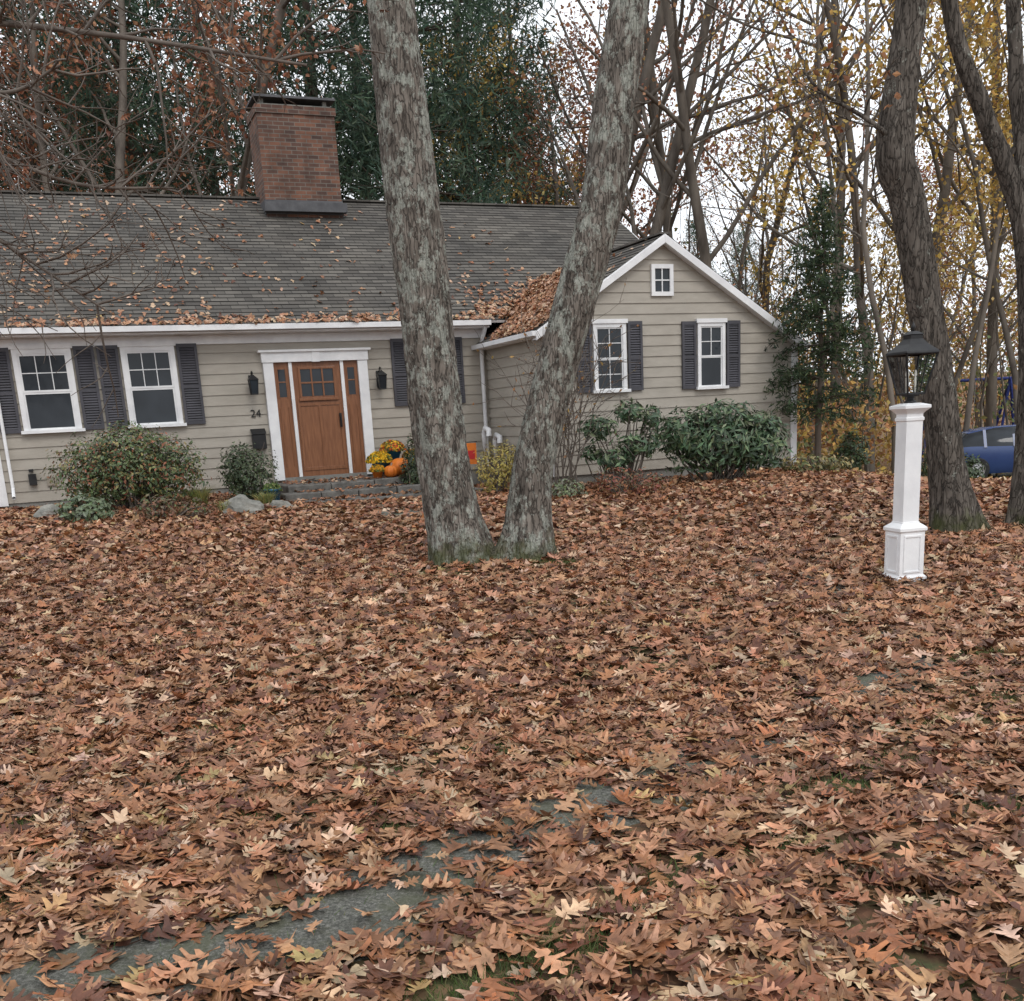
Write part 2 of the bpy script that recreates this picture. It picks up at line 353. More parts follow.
slope(mb,(SR+.15,9.36,3.445),(-1,0,0),(0,-1/ul,K/ul),SR-SL+.35,4.86*ul)
mb.box(SL-.2,SR+.15,4.40,4.60,6.425,6.46,M_roof)
EL,ER=3.13,8.64
zL=RZ-K*(RS-EL); zR=RZ-K*(ER-RS)
slope(mb,(EL,WD-.16,zL),(0,1,0),(1/ul,0,K/ul),4.26,(RS-EL)*ul)
slope(mb,(ER,1.6,zR),(0,-1,0),(-1/ul,0,K/ul),4.51,(ER-RS)*ul)
mb.box(RS-.1,RS+.1,WD-.16,1.5,RZ-.01,RZ+.022,M_roof)
mb.obj('roof',house)
mb=MB()
mb.box(SL-.2,3.30,-.48,-.37,3.35,3.44,M_white); mb.box(SL-.2,3.30,-.372,-.03,3.315,3.345,M_white)
mb.box(SL,3.33,-.05,-.001,3.16,3.313,M_white)
for sgn,e in ((-1,EL-.02),(1,ER+.02)):
    def zz(s): return RZ-K*abs(s-RS)
    poly=[(RS,zz(RS)-.02),(e,zz(e)-.02),(e,zz(e)-.15),(RS,zz(RS)-.15)]
    mb.prism(poly,WD-.175-(.002 if sgn>0 else 0),WD-.13,M_white)
    mb.prism([(RS,zz(RS)-.125),(e,zz(e)-.125),(e,zz(e)-.14),(RS,zz(RS)-.14)],WD-.128,WD-.0,M_white)
mb.box(SL-.03,SL+.11,-.045,.0,.66,3.14,M_white); mb.box(W1-.10,W1+.035,WD-.045,WD+.0,.45,2.64,M_white); mb.box(W1,W1+.037,WD,WD+.1,.45,2.6,M_white)
mb.box(W0-.035,W0+.05,WD-.043,WD,.6,2.98,M_white)
mb.box(EL-.09,EL,WD-.16,-.02,zL-.09,zL-.01,M_white); mb.box(ER,ER+.09,WD-.16,1.6,zR-.09,zR-.01,M_white)
mb.box(EL,3.34,WD-.12,-.03,zL-.10,zL-.082,M_white)
mb.hexa([(SR+.15,-.36,3.25),(SR+.19,-.36,3.25),(SR+.19,4.5,6.24),(SR+.15,4.5,6.24),(SR+.15,-.36,3.44),(SR+.19,-.36,3.44),(SR+.19,4.5,6.43),(SR+.15,4.5,6.43)],M_white)
mb.hexa([(SL-.24,-.36,3.25),(SL-.2,-.36,3.25),(SL-.2,4.5,6.24),(SL-.24,4.5,6.24),(SL-.24,-.36,3.44),(SL-.2,-.36,3.44),(SL-.2,4.5,6.43),(SL-.24,4.5,6.43)],M_white)
def spout(s,d,z0,z1): mb.tube([(s,d-.28,z1+.1),(s,d-.25,z1),(s,d-.02,z1-.25),(s,d,z1-.4),(s,d,z0)],.04,M_white,8)
spout(3.22,-.09,.75,3.3); mb.tube([(SL+.22,-.09,3.1),(SL+.22,-.09,.95),(SL+.22,-.3,.8)],.03,M_white,6)
mb.obj('trim_and_gutters',house,bevel=.004)
def window(s,d,z0,z1,w,name,cols=3,rows=2,full=False,sh=.36,shut=True,t=.075,b=.032):
    m=MB(); x0,x1=s-w/2,s+w/2; f=d-.06
    m.box(x0,x0+t,f,d,z0,z1,M_white); m.box(x1-t,x1,f,d,z0,z1,M_white)
    m.box(x0-.03,x1+.03,f-.02,d,z1,z1+.07,M_white); m.box(x0-.045,x1+.045,f-.05,d,z0-.05,z0,M_white)
    m.box(x0+t,x1-t,f+.002,d,z1-t,z1,M_white)
    ix0,ix1,iz0,iz1=x0+t,x1-t,z0,z1-t
    m.face([(ix0,d-.026,iz0),(ix1,d-.026,iz0),(ix1,d-.026,iz1),(ix0,d-.026,iz1)],M_glass)
    zm=(iz0+iz1)/2
    for n,(a,c,off) in enumerate([(zm,iz1,-.044),(iz0,zm,-.036)]):
        y0=d+off; y1=d-.0265
        m.box(ix0,ix0+b,y0,y1,a,c,M_white);m.box(ix1-b,ix1,y0,y1,a,c,M_white);m.box(ix0+b,ix1-b,y0,y1,a,a+b,M_white);m.box(ix0+b,ix1-b,y0,y1,c-b,c,M_white)
        if n==0 or full:
            for i in range(1,cols):
                xx=ix0+b+(ix1-ix0-2*b)*i/cols; m.box(xx-.007,xx+.007,y0+.004,y1,a+b,c-b,M_white)
            for i in range(1,rows):
                q=a+b+(c-a-2*b)*i/rows; m.box(ix0+b,ix1-b,y0+.006,y1,q-.007,q+.007,M_white)
    if shut:
        for side in (-1,1):
            a=x0-sh-.035 if side<0 else x1+.035; c=a+sh; y0=d-.062;y1=d-.026;e=.045
            m.box(a,a+e,y0,y1,z0-.03,z1+.03,M_shut);m.box(c-e,c,y0,y1,z0-.03,z1+.03,M_shut)
            for q in (z0-.03,zm-.03,z1-.03): m.box(a+e,c-e,y0+.002,y1,q,q+.06,M_shut)
            q=z0+.035
            while q<z1-.05:
                if not (zm-.06<q<zm+.02):
                    m.hexa([(a+e,y0+.005,q),(c-e,y0+.005,q),(c-e,y0+.012,q-.004),(a+e,y0+.012,q-.004),(a+e,y1-.008,q+.036),(c-e,y1-.008,q+.036),(c-e,y1,q+.03),(a+e,y1,q+.03)],M_shut)
                q+=.042
            m.face([(a+e,y1-.001,z0),(c-e,y1-.001,z0),(c-e,y1-.001,z1),(a+e,y1-.001,z1)],M_shut)
    return m.obj(name,house)
window(-4.52,-.0,1.86,3.15,.90,'window_1',sh=.32); window(-2.86,-.0,1.86,3.15,.88,'window_2',sh=.34)
window(2.14,-.0,2.0,3.15,.66,'window_3',sh=.34)
window(4.55,WD,2.02,3.12,.64,'window_4',sh=.29,full=True,b=.022,t=.065,cols=2); window(6.62,WD,2.0,3.10,.58,'window_5',sh=.29,b=.022,t=.06,cols=2)
m=MB()
s0,s1,z0,z1=5.40,5.84,3.56,4.08
for a in ((s0,s0+.07,z0,z1),(s1-.07,s1,z0,z1),(s0+.07,s1-.07,z0,z0+.07),(s0+.07,s1-.07,z1-.07,z1)): m.box(a[0],a[1],WD-.06,WD,a[2],a[3],M_white)
m.face([(s0+.05,WD-.028,z0+.05),(s1-.05,WD-.028,z0+.05),(s1-.05,WD-.028,z1-.05),(s0+.05,WD-.028,z1-.05)],M_glass)
m.box(5.61,5.63,WD-.045,WD-.029,z0+.07,z1-.07,M_white); m.box(s0+.07,s1-.07,WD-.047,WD-.029,3.81,3.83,M_white)
m.obj('attic_window',house)
m=MB(); zb,zt=.80,2.82
m.box(-.95,-.77,-.10,0,zb-.04,zt,M_white);m.box(.77,.95,-.10,0,zb-.04,zt,M_white)
m.box(-.97,.97,-.12,0,zt,zt+.17,M_white);m.box(-1.02,1.02,-.16,0,zt+.17,zt+.21,M_white);m.box(-.07,.07,-.135,0,zt-.01,zt+.17,M_white)
m.box(-.77,.77,-.10,-.01,zb-.08,zb,M_found)
for a in (-.50,.44): m.box(a,a+.06,-.085,-.01,zb,zt,M_white)
for a in (-.77,.50):
    m.box(a,a+.27,-.045,-.01,zb,zt,M_wood)
    m.face([(a+.07,-.0465,zb+1.42),(a+.20,-.0465,zb+1.42),(a+.20,-.0465,zt-.12),(a+.07,-.0465,zt-.12)],M_glass)
    for z in (1.68,): m.box(a+.07,a+.20,-.056,-.047,zb+z-.01,zb+z+.01,M_wood)
    for q in ((a+.055,a+.07,zb+1.40,zt-.105),(a+.20,a+.215,zb+1.40,zt-.105),(a+.055,a+.07,zb+.2,zb+1.25),(a+.20,a+.215,zb+.2,zb+1.25)): m.box(q[0],q[1],-.06,-.045,q[2],q[3],M_wood)
m.box(-.44,.44,-.05,-.01,zb,zt,M_wood)
m.face([(-.30,-.052,zb+1.42),(.30,-.052,zb+1.42),(.30,-.052,zt-.13),(-.30,-.052,zt-.13)],M_glass)
for x in (-.1,.1): m.box(x-.014,x+.014,-.07,-.0525,zb+1.42,zt-.13,M_wood)
m.box(-.30,.30,-.068,-.0525,zb+1.64,zb+1.67,M_wood)
for q in ((-.34,-.30,zb+1.38,zt-.09),(.30,.34,zb+1.38,zt-.09)): m.box(q[0],q[1],-.075,-.05,q[2],q[3],M_wood)
m.box(-.36,.36,-.095,-.05,zb+1.34,zb+1.385,M_wood);m.box(-.34,.34,-.074,-.05,zt-.13,zt-.09,M_wood)
for x in (-.40,-.02,.36): m.box(x,x+.045,-.066,-.05,zb+.16,zb+1.25,M_wood)
for z in (.10,1.25): m.box(-.40,.405,-.064,-.05,zb+z,zb+z+.06,M_wood)
m.box(.345,.385,-.095,-.066,zb+.85,zb+1.1,M_black); m.tube([(.365,-.11,zb+.86),(.365,-.13,zb+.95),(.365,-.11,zb+1.05)],.01,M_black,6)
m.obj('front_door',house,bevel=.003)
for nme,s in (('wall_lantern_1',-1.17),('wall_lantern_2',1.17)):
    m=MB(); c=(s,-.20,2.28)
    m.box(s-.05,s+.05,-.045,-.02,2.32,2.62,M_black); m.tube([(s,-.04,2.58),(s,-.12,2.68),(s,-.20,2.66),(s,-.20,2.60)],.012,M_black,6)
    m.tube([(s,-.04,2.40),(s,-.10,2.33),(s,-.15,2.34)],.009,M_black,6)
    m.sq([(.0,.35),(.03,.32),(.085,.26),(.085,.25),(.0,.25)],M_black,c); m.sq([(.0,0),(.06,0),(.06,.02),(0,.02)],M_black,c)
    for ax in (-1,1):
        for ay in (-1,1): m.tube([(s+ax*.055,-.2+ay*.055,2.29),(s+ax*.075,-.2+ay*.075,2.54)],.007,M_black,4)
    m.sq([(.052,.02),(.072,.25)],M_glass,c); m.obj(nme,house)
m=MB(); m.box(-1.28,-1.04,-.13,-.02,1.34,1.60,M_black); m.hexa([(-1.29,-.15,1.60),(-1.03,-.15,1.60),(-1.03,-.02,1.68),(-1.29,-.02,1.68),(-1.29,-.15,1.62),(-1.03,-.15,1.62),(-1.03,-.02,1.70),(-1.29,-.02,1.70)],M_black)
m.obj('wall_mailbox',house,bevel=.006)
tc=bpy.data.curves.new('house_number','FONT'); tc.body='24'; tc.size=.19; tc.extrude=.006; tc.align_x='CENTER'; tc.materials.append(M_black)
to=bpy.data.objects.new('house_number',tc); to.location=(-1.16,-.034,1.90); to.rotation_euler=(math.pi/2,0,0); to.parent=house; scene.collection.objects.link(to)
m=MB(); m.box(-5.02,-4.90,-.12,-.02,.98,1.16,M_black); m.box(-5.0,-4.93,-.14,-.02,1.2,1.24,M_black); m.box(-4.75,-4.6,-.06,-.02,.95,1.10,M_tan); m.obj('outdoor_outlet',house)
m=MB(); cx,cy=.93,4.2
m.box(cx-.80,cx+.80,cy-.5,cy+.5,5.8,8.05,M_brick); m.box(cx-.83,cx+.83,cy-.53,cy+.53,7.90,8.05,M_brick)
m.prism([(cx-.82,6.0),(cx+.82,6.0),(cx+.82,6.27),(cx-.82,6.27)],cy-.515,cy+.515,M_lead)
m.box(cx-.86,cx+.86,cy-.70,cy-.505,6.02,6.2,M_lead)
m.box(cx-.75,cx+.75,cy-.45,cy+.45,8.05,8.09,M_stone)
for a in (-.7,.6): 
    for q in (-.4,.32): m.box(cx+a,cx+a+.08,cy+q,cy+q+.08,8.09,8.19,M_stone)
m.box(cx-.84,cx+.84,cy-.53,cy+.53,8.19,8.235,M_lead)
m.obj('chimney',house)
# steps: irregular stone slabs
m=MB()
def slabs(s0,s1,d0,d1,z,n,mat):
    e=np.linspace(s0,s1,n+1); e[1:-1]+=rng.uniform(-.08,.08,n-1)
    for i in range(n): m.box(e[i]+.006,e[i+1]-.006,d0+rng.uniform(-.03,.03),d1,.1,z+rng.uniform(-.008,.008),mat)
slabs(-1.0,1.95,-1.45,-.05,.72,4,M_step); slabs(-1.15,2.1,-1.95,-1.46,.60,5,M_step); slabs(-1.05,2.2,-2.5,-1.96,.49,4,M_step)
m.obj('stone_steps',house,bevel=.018)

# ---------------- leaves on ground ----------------
pat=[
(-1.44,2.86,.50,.12,.5,.8),(-.95,3.02,.34,.11,.3,.86),(-.60,3.16,.32,.16,.4,.94),(-.22,3.66,.30,.13,.3,.85),(-.35,3.42,.20,.08,.4,.7),(.02,3.86,.20,.09,.5,.8),(.34,4.12,.18,.08,.5,.85),
(2.09,5.75,.16,.08,.3,.95),(.62,4.42,.10,.05,.4,.8),(3.4,6.9,.2,.06,0,.7),(-2.0,2.6,.2,.1,.4,.7),
(.42,3.24,.26,.08,.9,.75),(.1,2.85,.26,.08,.4,.75),(-.14,2.66,.22,.09,.4,.8),(.17,2.98,.12,.06,0,.6),(1.62,4.32,.16,.10,.2,.85),(1.3,4.05,.22,.07,.1,.8),(2.62,5.29,.22,.1,0,.8),(2.2,4.9,.2,.07,.2,.75),
(-.2,4.93,.16,.07,0,.75),(-.62,4.6,.2,.06,0,.75),(-.62,3.9,.14,.06,.3,.75),(-1.1,4.1,.14,.06,0,.7),(-2.3,4.2,.2,.07,0,.7),(-2.1,3.4,.2,.08,0,.7),(.5,5.0,.12,.06,0,.7),(1.0,3.5,.16,.06,0,.7),
(1.9,3.7,.16,.06,.3,.7),(2.9,6.2,.22,.09,.1,.75),(-1.6,5.4,.16,.06,.1,.6),(.9,6.4,.2,.06,0,.6),
(-.75,10.55,.35,.15,0,.75),(.55,10.7,.35,.15,0,.75)]
NG=11
pat2=[(-1.3,15.2,.9,.35,-.3,.7),(1.2,13.8,.7,.12,.1,.6),(2.6,12.4,.6,.1,.1,.6),(-2.2,16.4,.8,.35,.3,.6)]
def keepmask(P):
    p=np.ones(len(P)); x=P[:,0];y=P[:,1]
    nz=np.sin(x*2.1+1.3*np.sin(y*1.7))*np.sin(y*2.6+1.1*np.sin(x*1.9+1)); p*=.70+.30*smooth(-.75,-.1,nz)
    jx=.05*np.sin(y*31+x*7)+.04*np.sin(x*47); jy=.05*np.sin(x*29+y*11)
    for a_,b_,rx,ry,ro,st in pat+pat2:
        dx=x-a_+jx;dy=y-b_+jy; a=(dx*math.cos(ro)+dy*math.sin(ro))/rx; b=(-dx*math.sin(ro)+dy*math.cos(ro))/ry
        q=a*a+b*b; p=np.minimum(p,1-st*(1-smooth(.7,1.5,q)))
    s,d=hl(x,y)
    inside=((d>-.05)&(s>SL)&(s<9))|((d>WD-.05)&(s>W0-.05)&(s<W1+.05)&(d<6)); landing=(d>-2.45)&(s>-1.1)&(s<2.0)&(d<0)
    p[inside]=0; p[landing]=0
    return rng.random(len(P))<p
def ground_pts(y0,y1,dens,fx=.62,ex=1.1):
    A=fx*(y1*y1-y0*y0)+2*ex*(y1-y0); n=int(A*dens)
    y=y0+(y1-y0)*rng.random(int(n*1.6)); ymax=fx*y1+ex; k=rng.random(len(y))<(fx*y+ex)/ymax; y=y[k]; 
    y=y[:n]; x=(fx*y+ex)*rng.uniform(-1,1,len(y)); P=np.stack([x,y],1); return P[keepmask(P)]
def gnorm(P):
    e=.1; return nrmz(np.stack([-(H(P[:,0]+e,P[:,1])-H(P[:,0]-e,P[:,1]))/(2*e),-(H(P[:,0],P[:,1]+e)-H(P[:,0],P[:,1]-e))/(2*e),np.ones(len(P))],1))
parts=[]
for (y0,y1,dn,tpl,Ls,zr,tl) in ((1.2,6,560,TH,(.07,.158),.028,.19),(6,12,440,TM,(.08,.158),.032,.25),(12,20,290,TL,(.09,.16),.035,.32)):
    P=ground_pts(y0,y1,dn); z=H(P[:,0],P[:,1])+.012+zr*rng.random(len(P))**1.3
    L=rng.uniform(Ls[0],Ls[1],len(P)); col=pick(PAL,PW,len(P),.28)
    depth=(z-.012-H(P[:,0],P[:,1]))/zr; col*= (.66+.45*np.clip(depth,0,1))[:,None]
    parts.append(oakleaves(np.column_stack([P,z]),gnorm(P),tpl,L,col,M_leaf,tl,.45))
n=16000; y=rng.uniform(18,36,n); x=rng.uniform(5.5,26,n); P=np.stack([x,y],1); P=P[keepmask(P)]
P=P[~((P[:,1]>27.8)&(P[:,1]<33.2)&(P[:,0]>9)&(rng.random(len(P))<.75))]
col=pick([(.42,.27,.10),(.30,.15,.07),(.48,.36,.12),(.2,.1,.05)],[.35,.3,.25,.1],len(P),.2)
parts.append(oakleaves(np.column_stack([P,H(P[:,0],P[:,1])+.03]),np.array([0,0,1.]),TL,rng.uniform(.14,.24,len(P)),col,M_leaf,.35,.5))
n=5000; y=rng.uniform(12,22,n); x=rng.uniform(-18,-8,n); P=np.stack([x,y],1);P=P[keepmask(P)]
parts.append(oakleaves(np.column_stack([P,H(P[:,0],P[:,1])+.03]),np.array([0,0,1.]),TL,rng.uniform(.12,.18,len(P)),pick(PAL,PW,len(P),.2),M_leaf,.35,.5))
# on the steps
n=330; s=rng.uniform(-1.0,2.0,n); d=-2.45+2.35*rng.random(n)**1.6; z=np.where(d>-1.43,.74,np.where(d>-1.95,.62,.51))
parts.append(oakleaves(np.column_stack([HO[0]+U[0]*s+NN[0]*d,HO[1]+U[1]*s+NN[1]*d,z]),np.array([0,0,1.]),TL,rng.uniform(.09,.15,n),pick(PAL,PW,n,.25),M_leaf,.25,.5))
npmesh('fallen_leaves',parts)
gp=[]
for x,y,rx,ry,ro,st in pat[NG:]:
    n=int(3600*rx*ry*math.pi*2.2)+60
    a=rng.normal(size=n)*rx*.75;b=rng.normal(size=n)*ry*.85; gp.append(np.stack([x+a*math.cos(ro)-b*math.sin(ro),y+a*math.sin(ro)+b*math.cos(ro)],1))
n=9000; y=rng.uniform(2,8,n); x=(.62*y+.6)*rng.uniform(-1,1,n); gp.append(np.stack([x,y],1)[rng.random(n)<.6])
gp=np.concatenate(gp); n=len(gp); base=np.column_stack([gp,H(gp[:,0],gp[:,1])]); hgt=rng.uniform(.015,.045,n)[:,None]; ln=rng.normal(size=(n,3))*[.8,.8,0]*hgt
sd=nrmz(rng.normal(size=(n,3))*[1,1,0])*.0020; top=base+ln+np.array([0,0,1])*hgt
V=np.stack([base-sd,base+sd,top+sd*.3,top-sd*.3],1).reshape(-1,3)
npmesh('grass_patches',[(V,np.arange(4*n).reshape(-1,4),M_fol,np.repeat(pick([(.085,.135,.035),(.055,.09,.025),(.16,.16,.065)],[.5,.3,.2],n,.25),4,axis=0),False)])
pts=[];nr=[]
def addroof(s,d,z,nv):
    x=HO[0]+U[0]*s+NN[0]*d; y=HO[1]+U[1]*s+NN[1]*d; pts.append(np.stack([x,y,z],1)); nr.append(np.tile(nv,(len(s),1)))
nm=np.array([-K*NN[0],-K*NN[1],1.]); nwl=np.array([-K*U[0],-K*U[1],1.])
n=2300; s=rng.uniform(SL-.2,4.9,n); d=-.35+4.7*rng.random(n)**1.3
cl_=.5+.5*np.sin(s*1.9+d*1.3)*np.sin(d*2.3-s*.6); kk=rng.random(n)<np.clip(cl_*1.0*np.where(s<-.5,.85,.28),.03,1); s=s[kk];d=d[kk]
addroof(s,d,3.445+K*(d+.36)+.03,nm)
n=900; s=rng.uniform(SL-.2,3.6,n); d=-.47+.35*rng.random(n)**1.6; kk=rng.random(n)<(.45+.55*(np.sin(s*3)>-.2)); s=s[kk];d=d[kk]; addroof(s,d,3.45+K*np.maximum(d+.36,0)+.025+.02*rng.random(len(s)),nm)
n=7500; s=rng.uniform(3.1,5.5,n); d=rng.uniform(-2.85,1.2,n); v=(s-4.164)-d
lim_=2.5-1.15*np.clip((s-3.1)/2.2,0,1)+.25*np.sin(s*5)+.2*np.sin(d*7)
kk=(v>-.25)&(v<lim_); s=s[kk];d=d[kk]; z=np.maximum(RZ-K*(RS-s),np.where(d>-.36,3.445+K*(d+.36),0)); addroof(s,d,z+.03+.05*rng.random(len(s)),nwl)
n=500; s=rng.uniform(3.2,4.9,n); d=-.3+rng.exponential(.35,n)+np.maximum(s-4.164,0)-0; kk=(d<1.6)&(d>s-4.3); s=s[kk];d=d[kk]; addroof(s,d,3.445+K*(d+.36)+.04,nm)
n=160; s=rng.uniform(3.2,8.5,n); d=rng.uniform(-2.85,1,n); addroof(s,d,RZ-K*np.abs(RS-s)+.03,nwl)
P=np.concatenate(pts);nr=np.concatenate(nr); L=rng.uniform(.075,.135,len(P))
npmesh('roof_leaves',[oakleaves(P,nr,TL,L,pick(PAL,[.35,.2,.1,.22,.12,.01],len(P),.2),M_leaf,.35,.5)])
print('leaves',time.time()-T0)

# ---------------- big oak trunks ----------------
def trunk(pts,rad,name=None,flare=.35,sides=64,seed=0,ridge=.06,step=.06):
    C=cr(pts,18); rr=cr(np.array(rad)[:,None],18)[:,0]
    T=nrmz(np.gradient(C,axis=0)); n1=nrmz(np.cross(T,np.array([0,-1.,0]))); n2=np.cross(T,n1); k=sides; V=[]
    z0=C[0,2]
    for i in range(len(C)):
        h=C[i,2]-z0
        for j in range(k):
            a=2*math.pi*j/k; fl=1+flare*math.exp(-h/.28)*(1+.55*math.sin(a*5+seed)+.25*math.sin(a*8+2*seed))
            q=noise.noise(Vector((math.cos(a)*1.6+seed*7,math.sin(a)*1.6,h*.7)))*.13
            q2=abs(noise.noise(Vector((math.cos(a)*9+seed*3,math.sin(a)*9,h*2.6))))*ridge*2.4
            q3=noise.noise(Vector((math.cos(a)*22,math.sin(a)*22,h*10)))*ridge*.7
            r=rr[i]*fl*(1+q-q2+q3+ridge*.5); V.append(C[i]+r*(math.cos(a)*n1[i]+math.sin(a)*n2[i]))
    V=np.array(V); n=len(C); i=np.arange(n-1)[:,None]*k; j=np.arange(k)[None]; j2=(j+1)%k
    return V,np.stack([i+j,i+j2,i+k+j2,i+k+j],-1).reshape(-1,4)
def rv(r): return np.array([r.gauss(0,1),r.gauss(0,1),r.gauss(0,1)])
def grow(tb,tips,p,d,L,r,lvl,mx,rnd,up=.08,kids=(9,6,5,4),sides=(8,5,4,3,3),wig=.13,lenf=(.42,.62),start=.3,nseg=6):
    pts=[np.array(p,float)]; d=nrmz(d); n=nseg if lvl<2 else 4
    for i in range(n):
        d=nrmz(d+wig*rv(rnd)+np.array([0,0,up])); pts.append(pts[-1]+d*L/n)
    pts=np.array(pts); tb.add(pts,np.linspace(r,r*.38,n+1),sides[lvl])
    if lvl<mx:
        K_=kids[lvl]
        for c in range(K_):
            t=start+(1-start)*(c+rnd.random())/K_ if lvl==0 else .2+.8*(c+rnd.random())/K_
            t=min(t,.98); x=t*n; i=int(x); q=pts[i]*(1-(x-i))+pts[min(i+1,n)]*(x-i); dd=nrmz(pts[min(i+1,n)]-pts[i])
            o=rv(rnd); o=nrmz(o-o.dot(dd)*dd); a=rnd.uniform(.55,1.1)
            grow(tb,tips,q,dd*math.cos(a)+o*math.sin(a),L*rnd.uniform(*lenf)*(1.15-.5*t),max(r*(1-.6*t)*.5,.006),lvl+1,mx,rnd,up,kids,sides,wig,lenf,start,nseg)
    if lvl>=mx-1: tips.append(pts)
def crown(pts_list,parts,seed,n,maxlvl=3,leafN=0,pal=None,L=4.5,size=.13):
    rnd=random.Random(seed); tb=TB(); tips=[]
    for p,d,r,l in pts_list: grow(tb,tips,p,d,l,r,1,maxlvl,rnd,.05,kids=(0,6,5,4))
    parts.append(tb.part(M_bark2))
    if leafN:
        tp=np.concatenate(tips); c=tp[rng.integers(0,len(tp),leafN)]+rng.normal(size=(leafN,3))*.18
        parts.append(quads(c,size,pick(PAL,PW,leafN,.2),M_fol,.6))
parts=[]
V,F=trunk([(-.44,11.17,.0),(-.47,11.17,.22),(-.57,11.17,.9),(-.645,11.2,1.85),(-.68,11.22,2.8),(-.73,11.25,3.79),(-.82,11.3,5.57),(-.9,11.4,8),(-1.0,11.5,11)],[.34,.32,.27,.265,.255,.255,.235,.18,.10],seed=1,flare=.22); parts.append((V,F,M_bark,None,True))
V,F=trunk([(.18,11.2,.0),(.23,11.2,.22),(.30,11.2,.75),(.40,11.2,1.28),(.87,11.22,2.76),(1.18,11.25,3.69),(1.34,11.28,4.59),(1.52,11.3,5.5),(1.9,11.3,8),(2.3,11.2,11)],[.31,.28,.225,.21,.215,.215,.20,.185,.14,.08],seed=2,flare=.38); parts.append((V,F,M_bark,None,True))
cp=[((-.86,11.35,7),(-1,.3,1),.1,4),((-.95,11.45,9),(.6,1,1),.09,3.5),((-1.0,11.5,11),(0,0,1),.09,4),((1.8,11.3,7.4),(1,.3,1),.1,4),((2.2,11.2,10.5),(.2,0,1),.08,4),((2.,11.2,9),(1,-.7,.7),.08,3)]
crown(cp,parts,11,0,3,900)
npmesh('oak_tree',parts)
parts=[]
V,F=trunk([(5.05,11.4,-.1),(5.02,11.4,.2),(4.90,11.4,.8),(4.77,11.4,1.56),(4.55,11.4,2.59),(4.34,11.4,3.57),(4.20,11.4,4.02),(4.26,11.4,4.87),(4.31,11.4,5.4),(4.5,11.4,8),(4.5,11.4,11)],[.29,.25,.19,.172,.17,.18,.20,.155,.15,.13,.08],seed=3,flare=.4); parts.append((V,F,M_bark2,None,True))
crown([((4.17,11.3,4.1),(-.9,-.2,.8),.03,1.2),((4.4,11.4,6.6),(-1,.3,1),.08,4),((4.5,11.4,8),(1,.3,.6),.09,3.6),((4.5,11.4,11),(0,0,1),.07,4)],parts,12,0,3,400,size=.09)
npmesh('oak_tree',parts)
parts=[]
V,F=trunk([(5.92,11.6,-.1),(5.90,11.6,.2),(5.88,11.6,1.0),(5.83,11.6,2.03),(5.68,11.6,3.2),(5.42,11.6,3.9),(5.15,11.6,4.45),(4.75,11.6,5.5),(4.4,11.6,8)],[.21,.185,.135,.125,.11,.095,.085,.075,.04],seed=4,flare=.4); parts.append((V,F,M_bark2,None,True))
V,F=trunk([(5.68,11.6,3.1),(5.62,11.62,3.9),(5.5,11.65,4.9),(5.45,11.7,6),(5.6,11.7,9)],[.08,.08,.07,.065,.03],seed=5,flare=0,sides=28); parts.append((V,F,M_bark2,None,True))
crown([((5.82,11.6,2.9),(1,.2,.9),.045,2),((4.5,11.6,7),(-.6,.3,1),.05,2.6),((5.5,11.7,7),(.7,.4,1),.05,2.6),((5.5,11.62,4.0),(.5,-.3,.9),.03,1.4)],parts,13,0,3,300,size=.09)
npmesh('maple_tree',parts)

parts=[];tb=TB();tips=[];rnd=random.Random(5)
tb.add(cr([(-6.3,8,0),(-6.25,8,1.2),(-6.1,8,2.6),(-6.0,8,4),(-6.2,8.2,6),(-6.3,8.3,8)],6),np.linspace(.17,.05,31),14)
limbs=[([(-6.05,8,3.4),(-5,7.9,4.3),(-3.9,7.9,4.45),(-2.7,8,4.35),(-1.2,8.1,4.1)],.045),
 ([(-6.05,8,3.0),(-5,7.8,3.75),(-4.1,7.7,3.55),(-3.4,7.8,3.0),(-2.75,7.9,2.5)],.036),
 ([(-6.05,8,3.2),(-5,8.2,3.95),(-4,8.2,3.85),(-3.0,8.2,3.45),(-2.3,8.3,3.4)],.034),
 ([(-6.0,8,4.2),(-5,8,5.1),(-3.8,8.1,5.3),(-2.4,8.2,5.15),(-1.4,8.3,4.7)],.04),
 ([(-6.05,8,2.6),(-5.1,7.6,3.15),(-4.2,7.5,3.05),(-3.5,7.5,2.6)],.028),
 ([(-6.0,8,4.0),(-5,7.6,4.6),(-4,7.4,4.2),(-3.1,7.3,3.8),(-2.6,7.2,3.9)],.035)]
for Lp,r in limbs:
    P=cr(Lp,7); tb.add(P,np.linspace(r,r*.22,len(P)),6)
    for i in range(6,len(P)-1):
        for _ in range(2 if i%3==0 else 1):
            dd=nrmz(P[i+1]-P[i]); o=rv(rnd); o=nrmz(o-o.dot(dd)*dd)
            grow(tb,tips,P[i],dd*.6+o*.8,rnd.uniform(.45,1.0),r*.28,2,3,rnd,-.02,kids=(0,0,5,0),sides=(8,5,4,3),wig=.16)
for hp in ((-6.2,8.2,5.8),(-6.3,8.3,7)): grow(tb,tips,hp,(.8,0,1),2.5,.04,1,3,rnd)
parts.append(tb.part(M_brown)); tp=np.concatenate(tips); n=600; c=tp[rng.integers(0,len(tp),n)]; c=c[rng.random(len(c))<smooth(2.8,5.2,c[:,2])+.12]; c=c+rng.normal(size=c.shape)*.03
parts.append(oakleaves(c,np.array([0,0,-.6]),TM,rng.uniform(.05,.085,len(c)),pick([(.26,.12,.07),(.36,.18,.10),(.18,.08,.05)],[1,1,1],len(c)),M_leaf,.9,.9))
